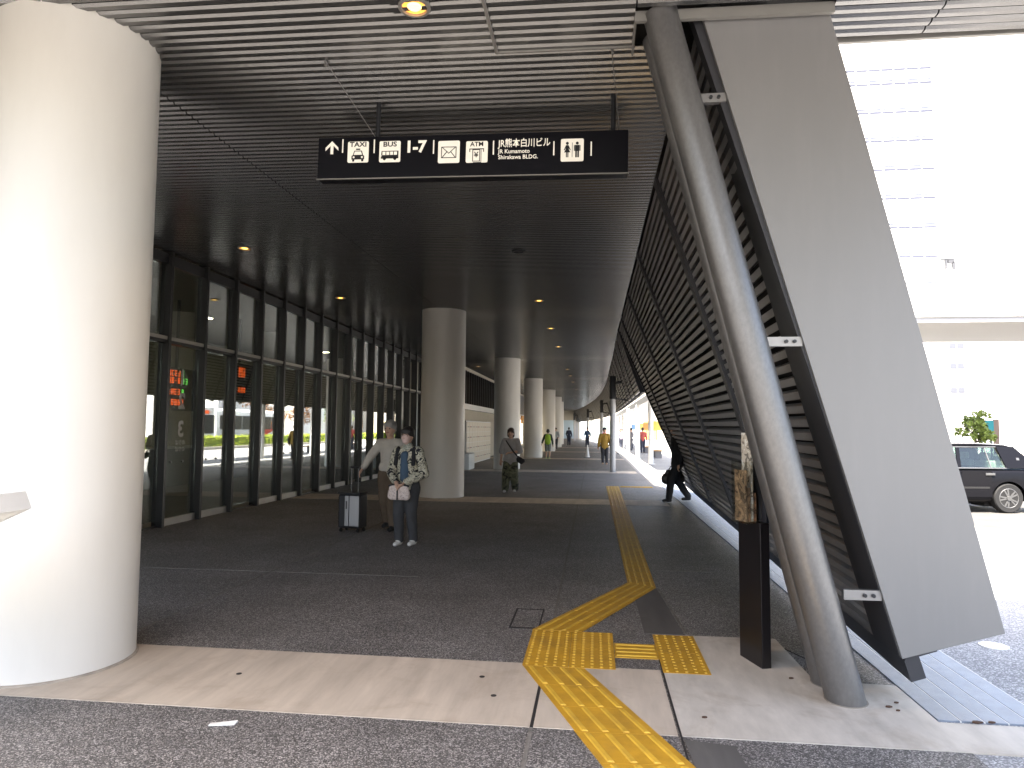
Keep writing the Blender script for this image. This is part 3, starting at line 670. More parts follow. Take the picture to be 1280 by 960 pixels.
# atm
o, cx, c_, w = tilebox(588, 615, 178, 204)
text('tile_text', 'ATM', M_BLACKP, o, (cx, -.008, c_+.062), .052, bold=.001, ext=.001, width=.11)
pz(o, cx, c_-.02, outl(-.036,.028,-.062,.04,.006)+[rp(-.062,.06,.04,.047), rp(-.062,-.055,.018,.04), rp(.053,.06,.018,.04), rp(.034,.039,-.068,.038), rp(-.03,.039,-.073,-.068)])
text('tile_text', '¥', M_BLACKP, o, (cx-.004, -.008, c_-.028), .062, bold=.001, ext=.001)
x, z_ = sp(628, 181); text('sign_text', 'JR熊本白川ビル', M_WSIGN, SG, (x, -.003, z_), .078, bold=.0009, align='LEFT', width=.43)
x, z_ = sp(628, 190.5); text('sign_text', 'JR Kumamoto', M_WSIGN, SG, (x, -.003, z_), .047, bold=.0006, align='LEFT', width=.262)
x, z_ = sp(628, 197.5); text('sign_text', 'Shirakawa BLDG.', M_WSIGN, SG, (x, -.003, z_), .047, bold=.0006, align='LEFT', width=.325)
# toilets
o, cx, c_, w = tilebox(704.5, 732, 174, 201)
pz(o, cx, c_, [rp(-.002,.002,-.06,.06), circ(-.04,.055,.012), [(-.05,.04),(-.03,.04),(-.026,.0),(-.014,-.02),(-.066,-.02),(-.054,0)], [(-.05,.04),(-.068,.0),(-.062,-.003),(-.048,.025)], [(-.03,.04),(-.032,.025),(-.018,-.003),(-.012,0)], rp(-.05,-.042,-.06,-.02), rp(-.038,-.03,-.06,-.02),
    circ(.04,.055,.012), rp(.022,.058,-.01,.04), rp(.014,.0205,-.008,.038), rp(.0595,.066,-.008,.038), rp(.025,.038,-.062,-.01), rp(.042,.055,-.062,-.01)])

# ------------------------------------------------------------------ leaflet stand and left board
ls = thing('leaflet_stand', 'dark upright stand with clear leaflet holder beside the inclined tubes', 'stand', (1.16, 4.95, 0))
bx('body', mat('stand_black', (.012,.010,.011), .3, .2), ls, -.035, .035, -.03, .26, 0, .98, .004)
MB().prism([(-.05,.985),(.27,.985),(.27,1.42),(.1,1.42),(-.05,1.2)], .0, .045, 'x').build('display_plate', mat('stand_navy', (.012,.014,.022), .35, .2), ls)
hb_ = MB()
for a in ((-.135,-.13,.0,.17,.98,1.40),(-.1295,-.005,-.006,.0,.98,1.40),(-.1295,-.005,.17,.176,.98,1.40),(-.135,-.005,-.006,.176,.972,.979)): hb_.box(*a)
hb_.build('acrylic_holder', M_CLEAR, ls)
ls.rotation_euler = (0, 0, R(18))
lf = thing('leaflet_pile', 'bundle of brown and cream leaflets standing in the clear holder', 'leaflets', (1.16, 4.95, 0), R(18))
for k, (c, z1) in enumerate((((.3,.21,.13), 1.34), ((.2,.13,.08), 1.22), ((.5,.46,.38), 1.60), ((.3,.16,.09), 1.18))):
    bx('leaflet', pattern_cloth('leaflet%d' % k, [tuple(v*.35 for v in c), c, tuple(min(.7, v*1.7) for v in c)], 14, (.42, .56)), lf, -.12+.028*k, -.105+.028*k, .008+.01*k, .15, .985, z1)
lb_ = thing('tilted_board', 'corner of a white tilted information board at the left edge', 'sign', (-3.4, 3.05, 0))
rm = Matrix.Translation((0,0,1.05)) @ Matrix.Rotation(R(-24), 4, 'Y')
MB().box(-.55, .36, -.3, .3, .02, .045, rm).build('display_face', mat('display_print', (.42,.42,.4), .35, var=.3, vscale=12), lb_)
fb = MB()
for a in ((-.6,.40,-.34,-.30),(-.6,.40,.30,.34),(-.6,-.55,-.30,.30),(.36,.40,-.30,.30)): fb.box(*a, -.05, .05, rm)
fb.build('frame', M_WHITE, lb_)
MB().tube([(-.2,0,0),(-.2,0,1.1)], .04, 16).build('leg', M_WHITE, lb_)
MB().lathe([(.16,0),(.16,.02)], (-.2,0,0), 20).build('foot', M_WHITE, lb_)

# ------------------------------------------------------------------ far end and plaza buildings
def facade_windows(t, x0, dx, nx, z0, dz, nz, w, h, y, mt, name='window'):
    me = MB().box(0, w, -.06, .02, 0, h).mesh(name, mt)
    for i in range(nx):
        for j in range(nz): o = link(name, me, t); o.location = (x0+i*dx, y, z0+j*dz)
tw = thing('office_tower', 'tall white tower with thin rows of dark slit windows', 'building', (20, 75, -.1))
bx('wall', M_BUILD, tw, 0, 15.9, 0, 18, 0, 46); bx('parapet', M_BUILD, tw, -.1, 16, -.1, 18.1, 46.001, 47)
bx('side_wing', M_BUILD, tw, 15.91, 40, 1.2, 16, 0, 50)
slit = MB().box(0, 1.2, -.03, .05, 0, .24).mesh('window_slit', M_SLIT); slit2 = MB().box(0, 1.18, -.10, .05, .2, .30).mesh('slit_hood', M_WHITE)
slit3 = MB().box(0, 1.2, -.02, .05, .4, .56).mesh('window_slit', M_SLIT)
for j in range(11):
    for i in range(12):
        zz_ = 16.75+3.13*j-(1.56 if j == 8 else 0) if j < 9 else None
        if zz_ is None: continue
        o = link('window_slit', slit, tw); o.location = (.35+1.28*i, 0, zz_)
        if j < 8: o = link('window_slit', slit3, tw); o.location = (.35+1.28*i, 0, zz_)
for a in ((16.0,16.1,19.0,20.0),(16.2,16.35,18.9,19.4),(16.9,17.1,18.9,19.9),(17.2,17.8,19.5,19.8),(17.6,17.9,18.8,19.6),(16.1,17.9,19.85,20.0)): bx('roof_plant', mat('plant_grey', (.05,.052,.06), .6), tw, a[0], a[1], 1.0, 1.19, a[2], a[3])
b2 = thing('white_block', 'low white building with a few small windows beyond the taxi', 'building', (21, 60, -.1))
bx('wall', M_BUILD, b2, 0, 30, 0, 10, 0, 14)
for x, z_ in ((8.2,8.6),(8.2,6.9),(8.2,4.9)):
    o = bx('window', mat('pale_window', (.1,.105,.125), .3), b2, x, x+1.1, -.04, .02, z_, z_+.45); bx('pane_bar', M_WHITE, o, x+.5, x+.56, -.06, -.041, z_, z_+.45)
cn = thing('walkway_canopy', 'broad pale canopy roof spanning the plaza behind the louvred wall', 'canopy', (15, 40, -.1))
bx('roof', mat('canopy_soffit', (.38,.37,.37), .7), cn, 0, 16, 0, 9, 7.75, 8.25); bx('fascia', M_BUILD, cn, -.1, 16.1, -.12, -.001, 8.05, 8.42)
for x in (1, 4.6, 15): MB().tube([(x,4,0),(x,4,8)], .16, 14).build('post', M_WHITE, cn)
fe = thing('far_building', 'glazed building front closing the far end of the arcade', 'building', (-9, 105.5, 0))
bx('wall', M_CREAM, fe, -4, 40, 0, 1, 0, 9)
for k, (x, w, c) in enumerate(((4.2,1.9,(.5,.62,.7)),(6.2,.5,(.3,.3,.3)),(6.9,1.4,(.55,.65,.72)),(8.5,1.6,(.12,.14,.14)),(10.3,1.6,(.16,.2,.18)),(12.1,1.5,(.5,.5,.45)),(14,2,(.6,.6,.55)),(16.5,2,(.7,.4,.1)),(19,2,(.65,.6,.5)),(21.6,2,(.75,.55,.1)))):
    o = bx('panel', mat('far_panel%d' % k, c, .4), fe, x, x+w, -.06, -.001, .1, 2.9); bx('panel_frame', M_WHITE, o, x-.06, x, -.1, -.0, .1, 3.0)
sh = thing('bus_shelter', 'white roofed bus shelter on slim white posts beyond the opening', 'shelter', (3.2, 30, -.004))
bx('roof', M_WHITE, sh, -.75, 1.1, -4, 46, 2.95, 3.1, .02); bx('gutter', M_WHITE, sh, -.85, -.752, -4, 46, 2.86, 3.16)
for k, (x, y) in enumerate(((-.55,2.5),(-.8,8.),(-.95,15.5),(-.6,23),(-.6,31),(-.6,39))):
    p = MB().tube([(x,y,0),(x,y,2.95)], .12, 16).build('post', M_WHITE, sh, True); MB().lathe([(.2,0),(.2,.03)], (x,y,0), 16).build('base', M_WHITE, p)
for k, (y, c) in enumerate(((12,(.75,.5,.1)),(20,(.7,.3,.08)),(27,(.75,.6,.15)),(36,(.2,.35,.6)))):
    o = bx('timetable_panel', mat('stop_panel%d' % k, c, .5), sh, .35, .85, y, y+.08, 1.55, 2.1); bx('panel_leg', M_GREY, o, .57, .63, y+.01, y+.07, 0, 1.549)
for k, y in enumerate((9, 17, 25)):
    o = bx('bench_seat', mat('bench_wood', (.42,.26,.12), .6, var=.2), sh, .2, .65, y, y+1.8, .40, .45); 
    for q in (.15, 1.55): bx('bench_leg', M_GREY, o, .25, .6, y+q, y+q+.08, 0, .40)
cone = thing('cone_stand', 'small white cone shaped floor stand far along the arcade', 'cone', (-.33, 38.3, 0))
bx('base', M_GREY, cone, -.2, .2, -.2, .2, 0, .05, .01); MB().lathe([(.12,.05),(.045,.55),(.035,.72)], n=18).build('body', M_WHITE, cone, True)

# ------------------------------------------------------------------ planting, reflected in the glass
def leaves(mb, c, rad, n, s, rng):
    for _ in range(n):
        while True:
            p = Vector((rng.uniform(-1,1), rng.uniform(-1,1), rng.uniform(-1,1)))
            if p.length <= 1: break
        p = Vector((c[0]+p.x*rad[0], c[1]+p.y*rad[1], c[2]+p.z*rad[2]))
        a = Vector((rng.gauss(0,1), rng.gauss(0,1), rng.gauss(0,1))).normalized(); b = a.cross(Vector((rng.gauss(0,1), rng.gauss(0,1), rng.gauss(0,1)))).normalized()
        k = s*rng.uniform(.6, 1.3); i = len(mb.v)
        mb.v += [tuple(p-a*k), tuple(p+b*k*.5), tuple(p+a*k), tuple(p-b*k*.5)]; mb.f.append((i, i+1, i+2, i+3))
def raw(mb, name, mt, parent):
    me = bpy.data.meshes.new(name); me.from_pydata(mb.v, [], mb.f); me.materials.append(mt); return link(name, me, parent)
rng = random.Random(3)
for i, (y0, y1) in enumerate(((37.5, 55), (57, 74), (76, 92))):
    hd = thing('clipped_hedge', ['low bright green clipped hedge along the bus bay, nearest length', 'low bright green clipped hedge along the bus bay, middle length', 'low bright green clipped hedge along the bus bay, farthest length'][i], 'hedge', (12.8, y0, -.1), 0, 'hedges along the bus bay')
    mb = MB(); 
    for _ in range(int((y1-y0)*420)):
        p = (rng.uniform(-.55,.55), rng.uniform(0, y1-y0), rng.uniform(.25, 1.0+.06*math.sin(_)))
        leaves(mb, p, (.05,.05,.05), 1, .07, rng)
    raw(mb, 'foliage', M_GREEN, hd)
    bx('hedge_core', mat('hedge_core', (.07,.11,.012), .9), hd, -.42, .42, .1, y1-y0-.1, .2, .88)
    bx('planter_kerb', M_STRIP2, hd, -.75, .75, -.2, y1-y0+.2, 0, .28)
def tree(loc, h, rad, mt, label, n=1500):
    t = thing('street_tree', label, 'tree', loc, 0, 'trees around the bus plaza')
    tr = MB().tube([(0,0,0),(.05,0,h*.3),(.0,.05,h*.6),(.05,0,h*.85)], [.14,.1,.07,.03], 8)
    for k in range(6):
        a = k*1.05; tr.tube([(0,0,h*(.35+.06*k)),(math.cos(a)*rad*.4,math.sin(a)*rad*.4,h*(.5+.06*k)),(math.cos(a)*rad*.75,math.sin(a)*rad*.75,h*(.58+.06*k))], [.05,.03,.012], 6)
    tr.build('trunk', M_BARK, t, True)
    mb = MB()
    for k in range(26):
        a = rng.uniform(0, 6.28); q = rng.uniform(.15, .85)*rad; z_ = rng.uniform(.42, .98)*h
        leaves(mb, (math.cos(a)*q, math.sin(a)*q, z_), (rad*.33, rad*.33, h*.1), n//26, .13, rng)
    raw(mb, 'crown', mt, t)
tree((23.2, 45, -.1), 2.9, 1.2, M_LEAF, 'small bright green tree in the sunny plaza behind the taxi', 1300)
tree((21.0, 46.5, -.1), 2.6, 1.2, M_LEAF, 'rounded green shrub like tree left of the small plaza tree', 1200)
tree((18, 62, -.1), 5, 2.0, M_LEAFO, 'russet leaved tree beside the bus bay, nearer one')
tree((18, 72, -.1), 5.5, 2.2, M_LEAFO, 'russet leaved tree beside the bus bay, farther one')
tree((19, 84, -.1), 6, 2.4, M_LEAF, 'green tree at the far end of the bus bay')
ts = thing('teal_sign', 'teal and brown street sign board beyond the taxi', 'sign', (26.6, 50, -.1))
bx('board', mat('sign_teal', (.03,.3,.32), .5), ts, -.5, .4, 0, .15, 1.5, 2.5); bx('side_panel', mat('sign_brown', (.3,.2,.15), .6), ts, .401, .75, 0, .15, .2, 2.6)
for x in (-.4, .2): bx('leg', M_GREY, ts, x, x+.1, .03, .12, 0, 1.5)

# ------------------------------------------------------------------ bus (seen mirrored in the glass)
bus = thing('city_bus', 'white city bus with a red and orange swoosh standing beyond the hedge', 'bus', (16.2, 49.5, -.1))
bb = MB().prism([(-1.2,.35),(-1.22,1.4),(-1.15,2.9),(-.95,3.1),(.95,3.1),(1.15,2.9),(1.22,1.4),(1.2,.35)], 0, 10.8, 'y').build('body', mat('bus_white', (.78,.78,.77), .3, coat=.4), bus, bevel=.05)
for s_ in (-1, 1):
    for k in range(6): bx('window', M_DARK, bus, s_*1.235-.02, s_*1.235+.02-.05*s_*0, .5+1.7*k, 2.05+1.7*k, 1.45, 2.55)
    for y in (2.3, 8.2):
        w = MB().lathe([(.48,-.14),(.5,-.1),(.5,.1),(.48,.14)], (s_*1.12, y, .5), 24, 'x').build('wheel', M_TYRE, bus); MB().lathe([(.26,-.15),(.26,.15)], (s_*1.125, y, .5), 20, 'x').build('rim', M_CHROME, w)
    sw = MB().prism([(1.0,.6),(3.5,.62),(6.0,1.0),(8.0,1.5),(10.6,2.4),(10.6,1.7),(8.2,1.0),(6.0,.6),(3.5,.42)], s_*1.225-.015, s_*1.225+.015, 'x').build('swoosh', M_RED, bus)
    MB().prism([(6.0,1.05),(8.0,1.57),(10.6,2.5),(10.6,2.75),(8.0,1.75)], s_*1.225-.015, s_*1.225+.015, 'x').build('swoosh', mat('bus_orange', (.75,.28,.03), .4), bus)
bx('windscreen', M_DARK, bus, -1.05, 1.05, -.08, -.051, 1.15, 2.55); bx('destination_display', M_LEDO, bus, -.6, .6, -.09, -.055, 2.65, 2.9)
for x in (-.8, .8): bx('headlight', M_WSIGN, bus, x-.15, x+.15, -.08, -.052, .7, .85)

# ------------------------------------------------------------------ taxi
tx = thing('black_taxi', 'shiny black taxi saloon parked on the sunlit road', 'taxi', (8.65, 16.57, -.1), R(187))
# local axes: +x towards the front of the car, rear axle at the origin
def loft(stations, n=18):
    mb = MB()
    for x, hw, z0, z1, pw in stations:
        for k in range(n):
            a = 2*math.pi*k/n; c, s_ = math.cos(a), math.sin(a)
            mb.v.append((x, hw*math.copysign(abs(c)**pw, c), (z0+z1)/2+(z1-z0)/2*math.copysign(abs(s_)**pw, s_)))
    for i in range(len(stations)-1):
        for k in range(n): mb.f.append((i*n+k, i*n+(k+1) % n, (i+1)*n+(k+1) % n, (i+1)*n+k))
    mb.f.append(tuple(reversed(range(n)))); mb.f.append(tuple((len(stations)-1)*n+k for k in range(n))); return mb
body = loft([(-1.02,.72,.42,.86,.4),(-1.0,.80,.30,.93,.38),(-.85,.835,.25,.95,.3),(-.3,.845,.22,.965,.28),(.6,.85,.20,.955,.28),(1.8,.85,.20,.945,.28),(2.4,.845,.20,.93,.28),(3.0,.835,.22,.90,.3),(3.45,.80,.28,.86,.38),(3.52,.7,.38,.78,.4)], 28).build('body', M_CARB, tx, True)
for x in (0, 2.68):
    for s_ in (-1, 1):
        cut = MB().lathe([(.375,-.3),(.375,.3)], (x, s_*.8, .30), 32, 'y').build('cutter', None)
        cut.parent = tx; bpy.context.view_layer.update()
        md = body.modifiers.new('w', 'BOOLEAN'); md.object = cut; md.operation = 'DIFFERENCE'; md.solver = 'EXACT'
bpy.context.view_layer.update()
nm = bpy.data.meshes.new_from_object(body.evaluated_get(bpy.context.evaluated_depsgraph_get())); body.modifiers.clear(); body.data = nm; smooth(nm, R(30))
for o in [o for o in bpy.data.objects if o.name.startswith('cutter')]: bpy.data.objects.remove(o)
for x in (0, 2.68):
    for s_ in (-1, 1):
        w = MB().lathe([(.20,-.09),(.29,-.095),(.31,-.075),(.315,0),(.31,.075),(.29,.095),(.20,.09)], (x, s_*.74, .315), 36, 'y').build('wheel', M_TYRE, tx, True)
        MB().lathe([(.205,-.07),(.205,.07)], (x, s_*.745, .315), 28, 'y').build('rim', mat('rim_dark', (.008,.008,.008), .6), w)
        for k in range(10):
            a = 2*math.pi*(k//2)/5+(.2 if k % 2 else -.2); d = Vector((math.cos(a), 0, math.sin(a))); c = Vector((x, s_*.825, .315))
            MB().bar(c+d*.03, c+d*.195, .032, .02, (0,1,0)).build('spoke', M_CHROME, w)
        MB().tube([(x+.2*math.cos(q*math.pi/14), s_*.825, .315+.2*math.sin(q*math.pi/14)) for q in range(29)], .012, 6, False).build('rim_edge', M_CHROME, w)
        MB().lathe([(.055,-.02),(.05,.02)], (x, s_*.83, .315), 16, 'y').build('hub_cap', M_CHROME, w)
        bx('wheel_well', M_TYRE, tx, x-.36, x+.36, s_*.36-.22, s_*.36+.22, .12, .66)
# roof and pillars
roof = loft([(-.28,.58,1.36,1.41,.5),(-.1,.64,1.375,1.455,.45),(.6,.665,1.395,1.49,.42),(1.2,.65,1.39,1.48,.42),(1.6,.60,1.365,1.42,.5)], 24).build('roof', M_CARB, tx, True)
for s_ in (-1, 1):
    P = lambda x, z: Vector((x, s_*lerp(.80, .625, (z-.93)/.46), z))
    def plate(name, pts, mt, t=.02, par=tx):
        o = Vector((0, s_*t, .3*t)); return MB().prism([(0,0)]*0+[], 0, 0) if not pts else _pl(name, pts, mt, o, par)
    def _pl(name, pts, mt, o, par):
        n = len(pts); mb = MB(); mb.v = [tuple(p) for p in pts]+[tuple(p+o) for p in pts]
        mb.f = [tuple(range(n)), tuple(reversed(range(n, 2*n)))]+[(i, n+i, n+(i+1) % n, (i+1) % n) for i in range(n)]; return mb.build(name, mt, par)
    plate('quarter_pillar', [P(-.66,.94), P(.02,.94), P(.12,1.40), P(-.26,1.40)], M_CARB, .03)
    plate('badge', [P(-.30,1.12)+Vector((0,s_*.032,0)), P(-.24,1.12)+Vector((0,s_*.032,0)), P(-.24,1.17)+Vector((0,s_*.032,0)), P(-.30,1.17)+Vector((0,s_*.032,0))], M_CHROME, .006)
    plate('rear_door_glass', [P(.06,.955), P(.98,.955), P(.90,1.385), P(.15,1.385)], M_CARGL, .006)
    plate('window_bar', [P(.32,.955), P(.345,.955), P(.375,1.385), P(.35,1.385)], M_CHROME, .012)
    plate('front_door_glass', [P(1.06,.955), P(1.95,.955), P(1.62,1.37), P(.99,1.385)], M_CARGL, .006)
    plate('door_pillar', [P(.985,.94), P(1.055,.94), P(.985,1.4), P(.905,1.4)], M_CARB, .022)
    plate('windscreen_pillar', [P(1.95,.94), P(2.04,.94), P(1.66,1.40), P(1.60,1.39)], M_CARB, .02)
    plate('waist_trim', [P(-.02,.935), P(2.0,.935), P(2.0,.955), P(-.02,.955)], M_CHROME, .026)
    plate('roof_trim', [P(.1,1.385), P(1.62,1.375), P(1.62,1.392), P(.1,1.402)], M_CHROME, .024)
    d = bx('rear_door', M_CARB, tx, .36, 1.0, s_*.846-.006, s_*.846+.006, .34, .90, .004)
    bx('door_handle', M_CHROME, d, .30, .50, s_*.862-.012, s_*.862+.012, .80, .85, .006); bx('waist_moulding', M_TYRE, tx, .42, 2.2, s_*.85, s_*.858, .52, .56)
    d = bx('front_door', M_CARB, tx, 1.04, 2.02, s_*.846-.006, s_*.846+.006, .34, .90, .004); bx('door_handle', M_CHROME, d, 1.1, 1.28, s_*.862-.012, s_*.862+.012, .80, .85, .006)
    MB().box(1.86, 2.0, s_*.93-.09, s_*.93+.09, .95, 1.07).build('door_mirror', M_CARB, tx, bevel=.02)
    bx('headlight', M_WSIGN, tx, 3.46, 3.53, s_*.55-.14, s_*.55+.14, .6, .74); bx('tail_light', M_RED, tx, -1.04, -.98, s_*.62-.12, s_*.62+.12, .66, .84)
MB().hexa([(1.98,-.66,.93),(1.98,.66,.93),(1.62,.56,1.40),(1.62,-.56,1.40),(1.99,-.66,.94),(1.99,.66,.94),(1.63,.56,1.41),(1.63,-.56,1.41)]).build('windscreen', M_CARGL, tx)
MB().hexa([(-.66,-.66,.94),(-.66,.66,.94),(-.27,.56,1.40),(-.27,-.56,1.40),(-.65,-.66,.93),(-.65,.66,.93),(-.26,.56,1.39),(-.26,-.56,1.39)]).build('rear_glass', M_CARGL, tx)
for x, z1 in ((.15, 1.1), (1.25, 1.15)):
    for y in (-.34, .34):
        s2 = MB().box(x-.08, x+.08, y-.24, y+.24, .5, z1).box(x-.05, x+.05, y-.12, y+.12, z1+.001, z1+.17).build('seat', mat('seat_cover', (.55,.53,.5), .8), tx, bevel=.03)
rl_ = thing('roof_lantern', 'small dark lantern on the roof of the black taxi', 'lamp', (8.65, 16.57, -.1), R(187))
MB().box(.85, 1.05, -.22, .22, 1.492, 1.56).build('case', M_GREY, rl_, bevel=.02); bx('foot', M_DARK, rl_, .88, 1.02, -.15, .15, 1.475, 1.491)

# ------------------------------------------------------------------ people
SKIN = mat('skin', (.50, .31, .22), .55, var=.05)
def hand(mb, w, d, side, H, curl=.6):
    d = d.normalized(); s_ = d.cross(Vector((0,0,1)))
    if s_.length < .2: s_ = Vector((0, -1, 0))
    s_.normalize(); nrm = d.cross(s_)
    mb.cap(w, w+d*.045*H, .018*H, .021*H, .6, fdir=nrm)
    for k in range(4):
        o = w+d*.055*H+s_*(k-1.5)*.0108*H; L = (.040, .045, .042, .034)[k]*H
        k1 = o+(d*math.cos(curl*.5)+nrm*math.sin(curl*.5))*L*.5; k2 = k1+(d*math.cos(curl*1.4)+nrm*math.sin(curl*1.4))*L*.55
        mb.cap(o-d*.01*H, k1, .0056*H, .0052*H, n=8); mb.cap(k1, k2, .0052*H, .0045*H, n=8)
    o = w+d*.02*H-s_*.018*H; k1 = o+(d*.6-s_*.7).normalized()*.022*H; k2 = k1+(d*.95-s_*.2+nrm*.3).normalized()*.02*H
    mb.cap(o, k1, .0068*H, .006*H, n=8); mb.cap(k1, k2, .006*H, .005*H, n=8)
def person(label, loc, rz, H, top, pants, hairm, shoe, vox=.012, elbL=(.15,.01,.625), wriL=(.165,-.03,.49), elbR=(-.15,.01,.625), wriR=(-.165,-.03,.49),
           kneL=(.055,-.03,.28), ankL=(.055,.0,.045), kneR=(-.055,-.02,.28), ankR=(-.055,.02,.045), sleeve=1., hem=.47, loose=1., leg=1., hair='short', cuff=.06, lean=0., group='people walking through the arcade', shorts=False, turn=0., face=True, fold=.01):
    t = thing('person', label, 'person', loc, rz, group)
    V = lambda p: Vector((p[0]*H, p[1]*H, p[2]*H))
    ln = lambda p: Vector((p.x, p.y-lean*H*max(0, p.z/H-.5), p.z))
    eL, wL, eR, wR = (ln(V(p)) for p in (elbL, wriL, elbR, wriR)); kL, aL, kR, aR = (V(p) for p in (kneL, ankL, kneR, ankR))
    shL, shR = ln(V((.098,0,.80))), ln(V((-.098,0,.80))); hL, hR = V((.052,0,.50)), V((-.052,0,.50))
    pel, wai, che, nek = V((0,0,.53)), ln(V((0,0,.62))), ln(V((0,0,.74))), ln(V((0,.01,.82)))
    b = MB()
    b.cap(V((-.035,0,.53)), V((.035,0,.53)), .062*H, .062*H, .75); b.cap(pel, wai, .075*H, .068*H, .7); b.cap(wai, che, .068*H, .08*H, .65); b.cap(shL*.55+che*.45, shR*.55+che*.45, .055*H, .055*H, .8); b.cap(shL, shR, .036*H, .036*H, .9)
    b.cap(nek, ln(V((0,-.005,.875))), .033*H, .031*H)
    for s0, e0, w0 in ((shL, eL, wL), (shR, eR, wR)):
        b.cap(s0, e0, .032*H, .024*H); b.cap(e0, w0, .025*H, .016*H); hand(b, w0, w0-e0, 1, H)
    for h0, k0, a0 in ((hL, kL, aL), (hR, kR, aR)):
        b.cap(h0, k0, .056*H, .034*H); b.cap(k0, k0.lerp(a0, .35), .033*H, .036*H); b.cap(k0.lerp(a0, .35), a0, .036*H, .02*H); b.cap(a0, a0+Vector((0,-.05*H,-.018*H)), .018*H, .012*H, .8)
    hd = ln(V((0, -.012, .935))); rt_ = Matrix.Rotation(turn, 3, 'Z'); HP = lambda x, y, z: hd+rt_ @ Vector((x*H, y*H, z*H))
    b.cap(HP(0,.008,.015), HP(0,-.004,-.012), .053*H, .047*H, 1.08); b.cap(HP(0,-.018,-.025), HP(0,-.026,-.047), .036*H, .024*H, .9)
    b.cap(HP(0,-.054,.004), HP(0,-.064,-.016), .006*H, .0085*H, n=8)
    b.cap(HP(-.02,-.047,.016), HP(.02,-.047,.016), .008*H, .008*H, n=8)
    for s_ in (-1, 1): b.cap(HP(s_*.051,.004,.006), HP(s_*.05,.0,-.016), .011*H, .007*H, .6, n=8, fdir=(1,0,0))
    evaluated(b, 'body', SKIN, t, min(vox, .009 if face else vox), 3)
    if face:
        for s_ in (-1, 1): MB().cap(HP(s_*.02,-.051,.004), HP(s_*.021,-.051,.004), .0055*H, .0055*H, n=8).build('eye', M_BLACKP, t, True); MB().cap(HP(s_*.013,-.0555,.016), HP(s_*.028,-.052,.017), .003*H, .002*H, n=6).build('eyebrow', hairm, t, True)
        MB().cap(HP(-.013,-.05,-.033), HP(.013,-.05,-.033), .004*H, .004*H, .8, n=8).build('mouth', mat('lips', (.35,.13,.1), .5), t, True)
    # trousers
    p = MB(); g = leg
    p.cap(V((-.04,0,.525)), V((.04,0,.525)), .072*H, .072*H, .82); p.cap(V((0,0,.54)), V((0,0,.60)), .082*H, .074*H, .75)
    for h0, k0, a0 in ((hL, kL, aL), (hR, kR, aR)):
        e_ = k0.lerp(a0, .05) if shorts else a0+Vector((0,0,(cuff-.045)*H))
        p.cap(h0, k0, .065*H, .047*H*g); 
        if not shorts: p.cap(k0, e_, .047*H*g, .037*H*g)
    evaluated(p, 'trousers', pants, t, vox, 3, fold*H, .11)
    # top
    c = MB(); q = loose
    hm = ln(V((0,0,hem)));
    c.cap(hm+Vector((-.03*H,0,.05*H)), hm+Vector((.03*H,0,.05*H)), .075*H*q, .075*H*q, .85); c.cap(hm+Vector((0,0,.06*H)), wai, .092*H*q, .085*H*q, .74); c.cap(wai, che, .085*H*q, .092*H*q, .72)
    c.cap(shL*.5+che*.5, shR*.5+che*.5, .066*H, .066*H, .85); c.cap(shL, shR, .047*H*q**.5, .047*H*q**.5, .95); c.cap(nek+Vector((0,0,-.02*H)), nek+Vector((0,0,.008*H)), .052*H, .04*H)
    for s0, e0, w0 in ((shL, eL, wL), (shR, eR, wR)):
        if sleeve >= .99: c.cap(s0, e0, .044*H*q, .038*H*q); c.cap(e0, e0.lerp(w0, .9), .038*H*q, .03*H*q)
        else: c.cap(s0, s0.lerp(e0, min(1, sleeve*1.6)), .046*H*q, .045*H*q)
    evaluated(c, 'top', top, t, vox, 3, fold*H, .09)
    for nm_, a0 in (('shoe', aL), ('shoe', aR)):
        s2 = MB(); s2.cap(a0+Vector((0,.012*H,-.018*H)), a0+Vector((0,-.07*H,-.024*H)), .027*H, .021*H, .9); s2.cap(a0+Vector((0,.01*H,.0)), a0+Vector((0,-.02*H,-.01*H)), .026*H, .026*H)
        evaluated(s2, nm_, shoe, t, max(.009, vox*.8), 2)
    hm2 = MB()
    if hair == 'cap':
        hm2.cap(HP(0,.008,.03), HP(0,.0,.028), .056*H, .056*H, 1.05); hm2.cap(HP(-.02,-.06,.028), HP(.02,-.06,.028), .018*H, .018*H, .4, fdir=(0,0,1))
    else:
        hm2.cap(HP(0,.018,.03), HP(0,.004,.027), .057*H, .058*H, 1.05); hm2.cap(HP(0,.03,.0), HP(0,.026,-.02), .046*H, .042*H, .9)
        hm2.cap(HP(-.03,-.035,.043), HP(.03,-.035,.043), .02*H, .02*H, .8)
        for s_ in (-1, 1): hm2.cap(HP(s_*.046,.0,.02), HP(s_*.046,.012,-.012 if hair == 'short' else -.05), .015*H, .014*H)
        if hair == 'bob': hm2.cap(HP(0,.035,-.01), HP(0,.032,-.06), .05*H, .04*H, .7)
    evaluated(hm2, 'hair' if hair != 'cap' else 'hat', hairm, t, vox, 2, .006*H, .03)
    t['_'] = 0; del t['_']
    return t, HP, H
HAIR = mat('black_hair', (.012,.01,.009), .55); HBR = mat('brown_hair', (.045,.028,.02), .5); HGR = mat('grey_hair', (.25,.24,.22), .6)
C = lambda n, c, v=.1: mat(n, c, .85, var=v, vscale=12)
jacket = pattern_cloth('printed_jacket', [(.012,.012,.016), (.5,.47,.36), (.03,.03,.03), (.55,.52,.4)], 15, (.44, .55, .585))
cargo = pattern_cloth('cargo_green', [(.02,.022,.016), (.085,.09,.055), (.13,.135,.085)], 7, (.42, .55))
WSHOE = C('white_shoe', (.6,.58,.54), .03); BSHOE = C('black_shoe', (.012,.012,.013), .0)
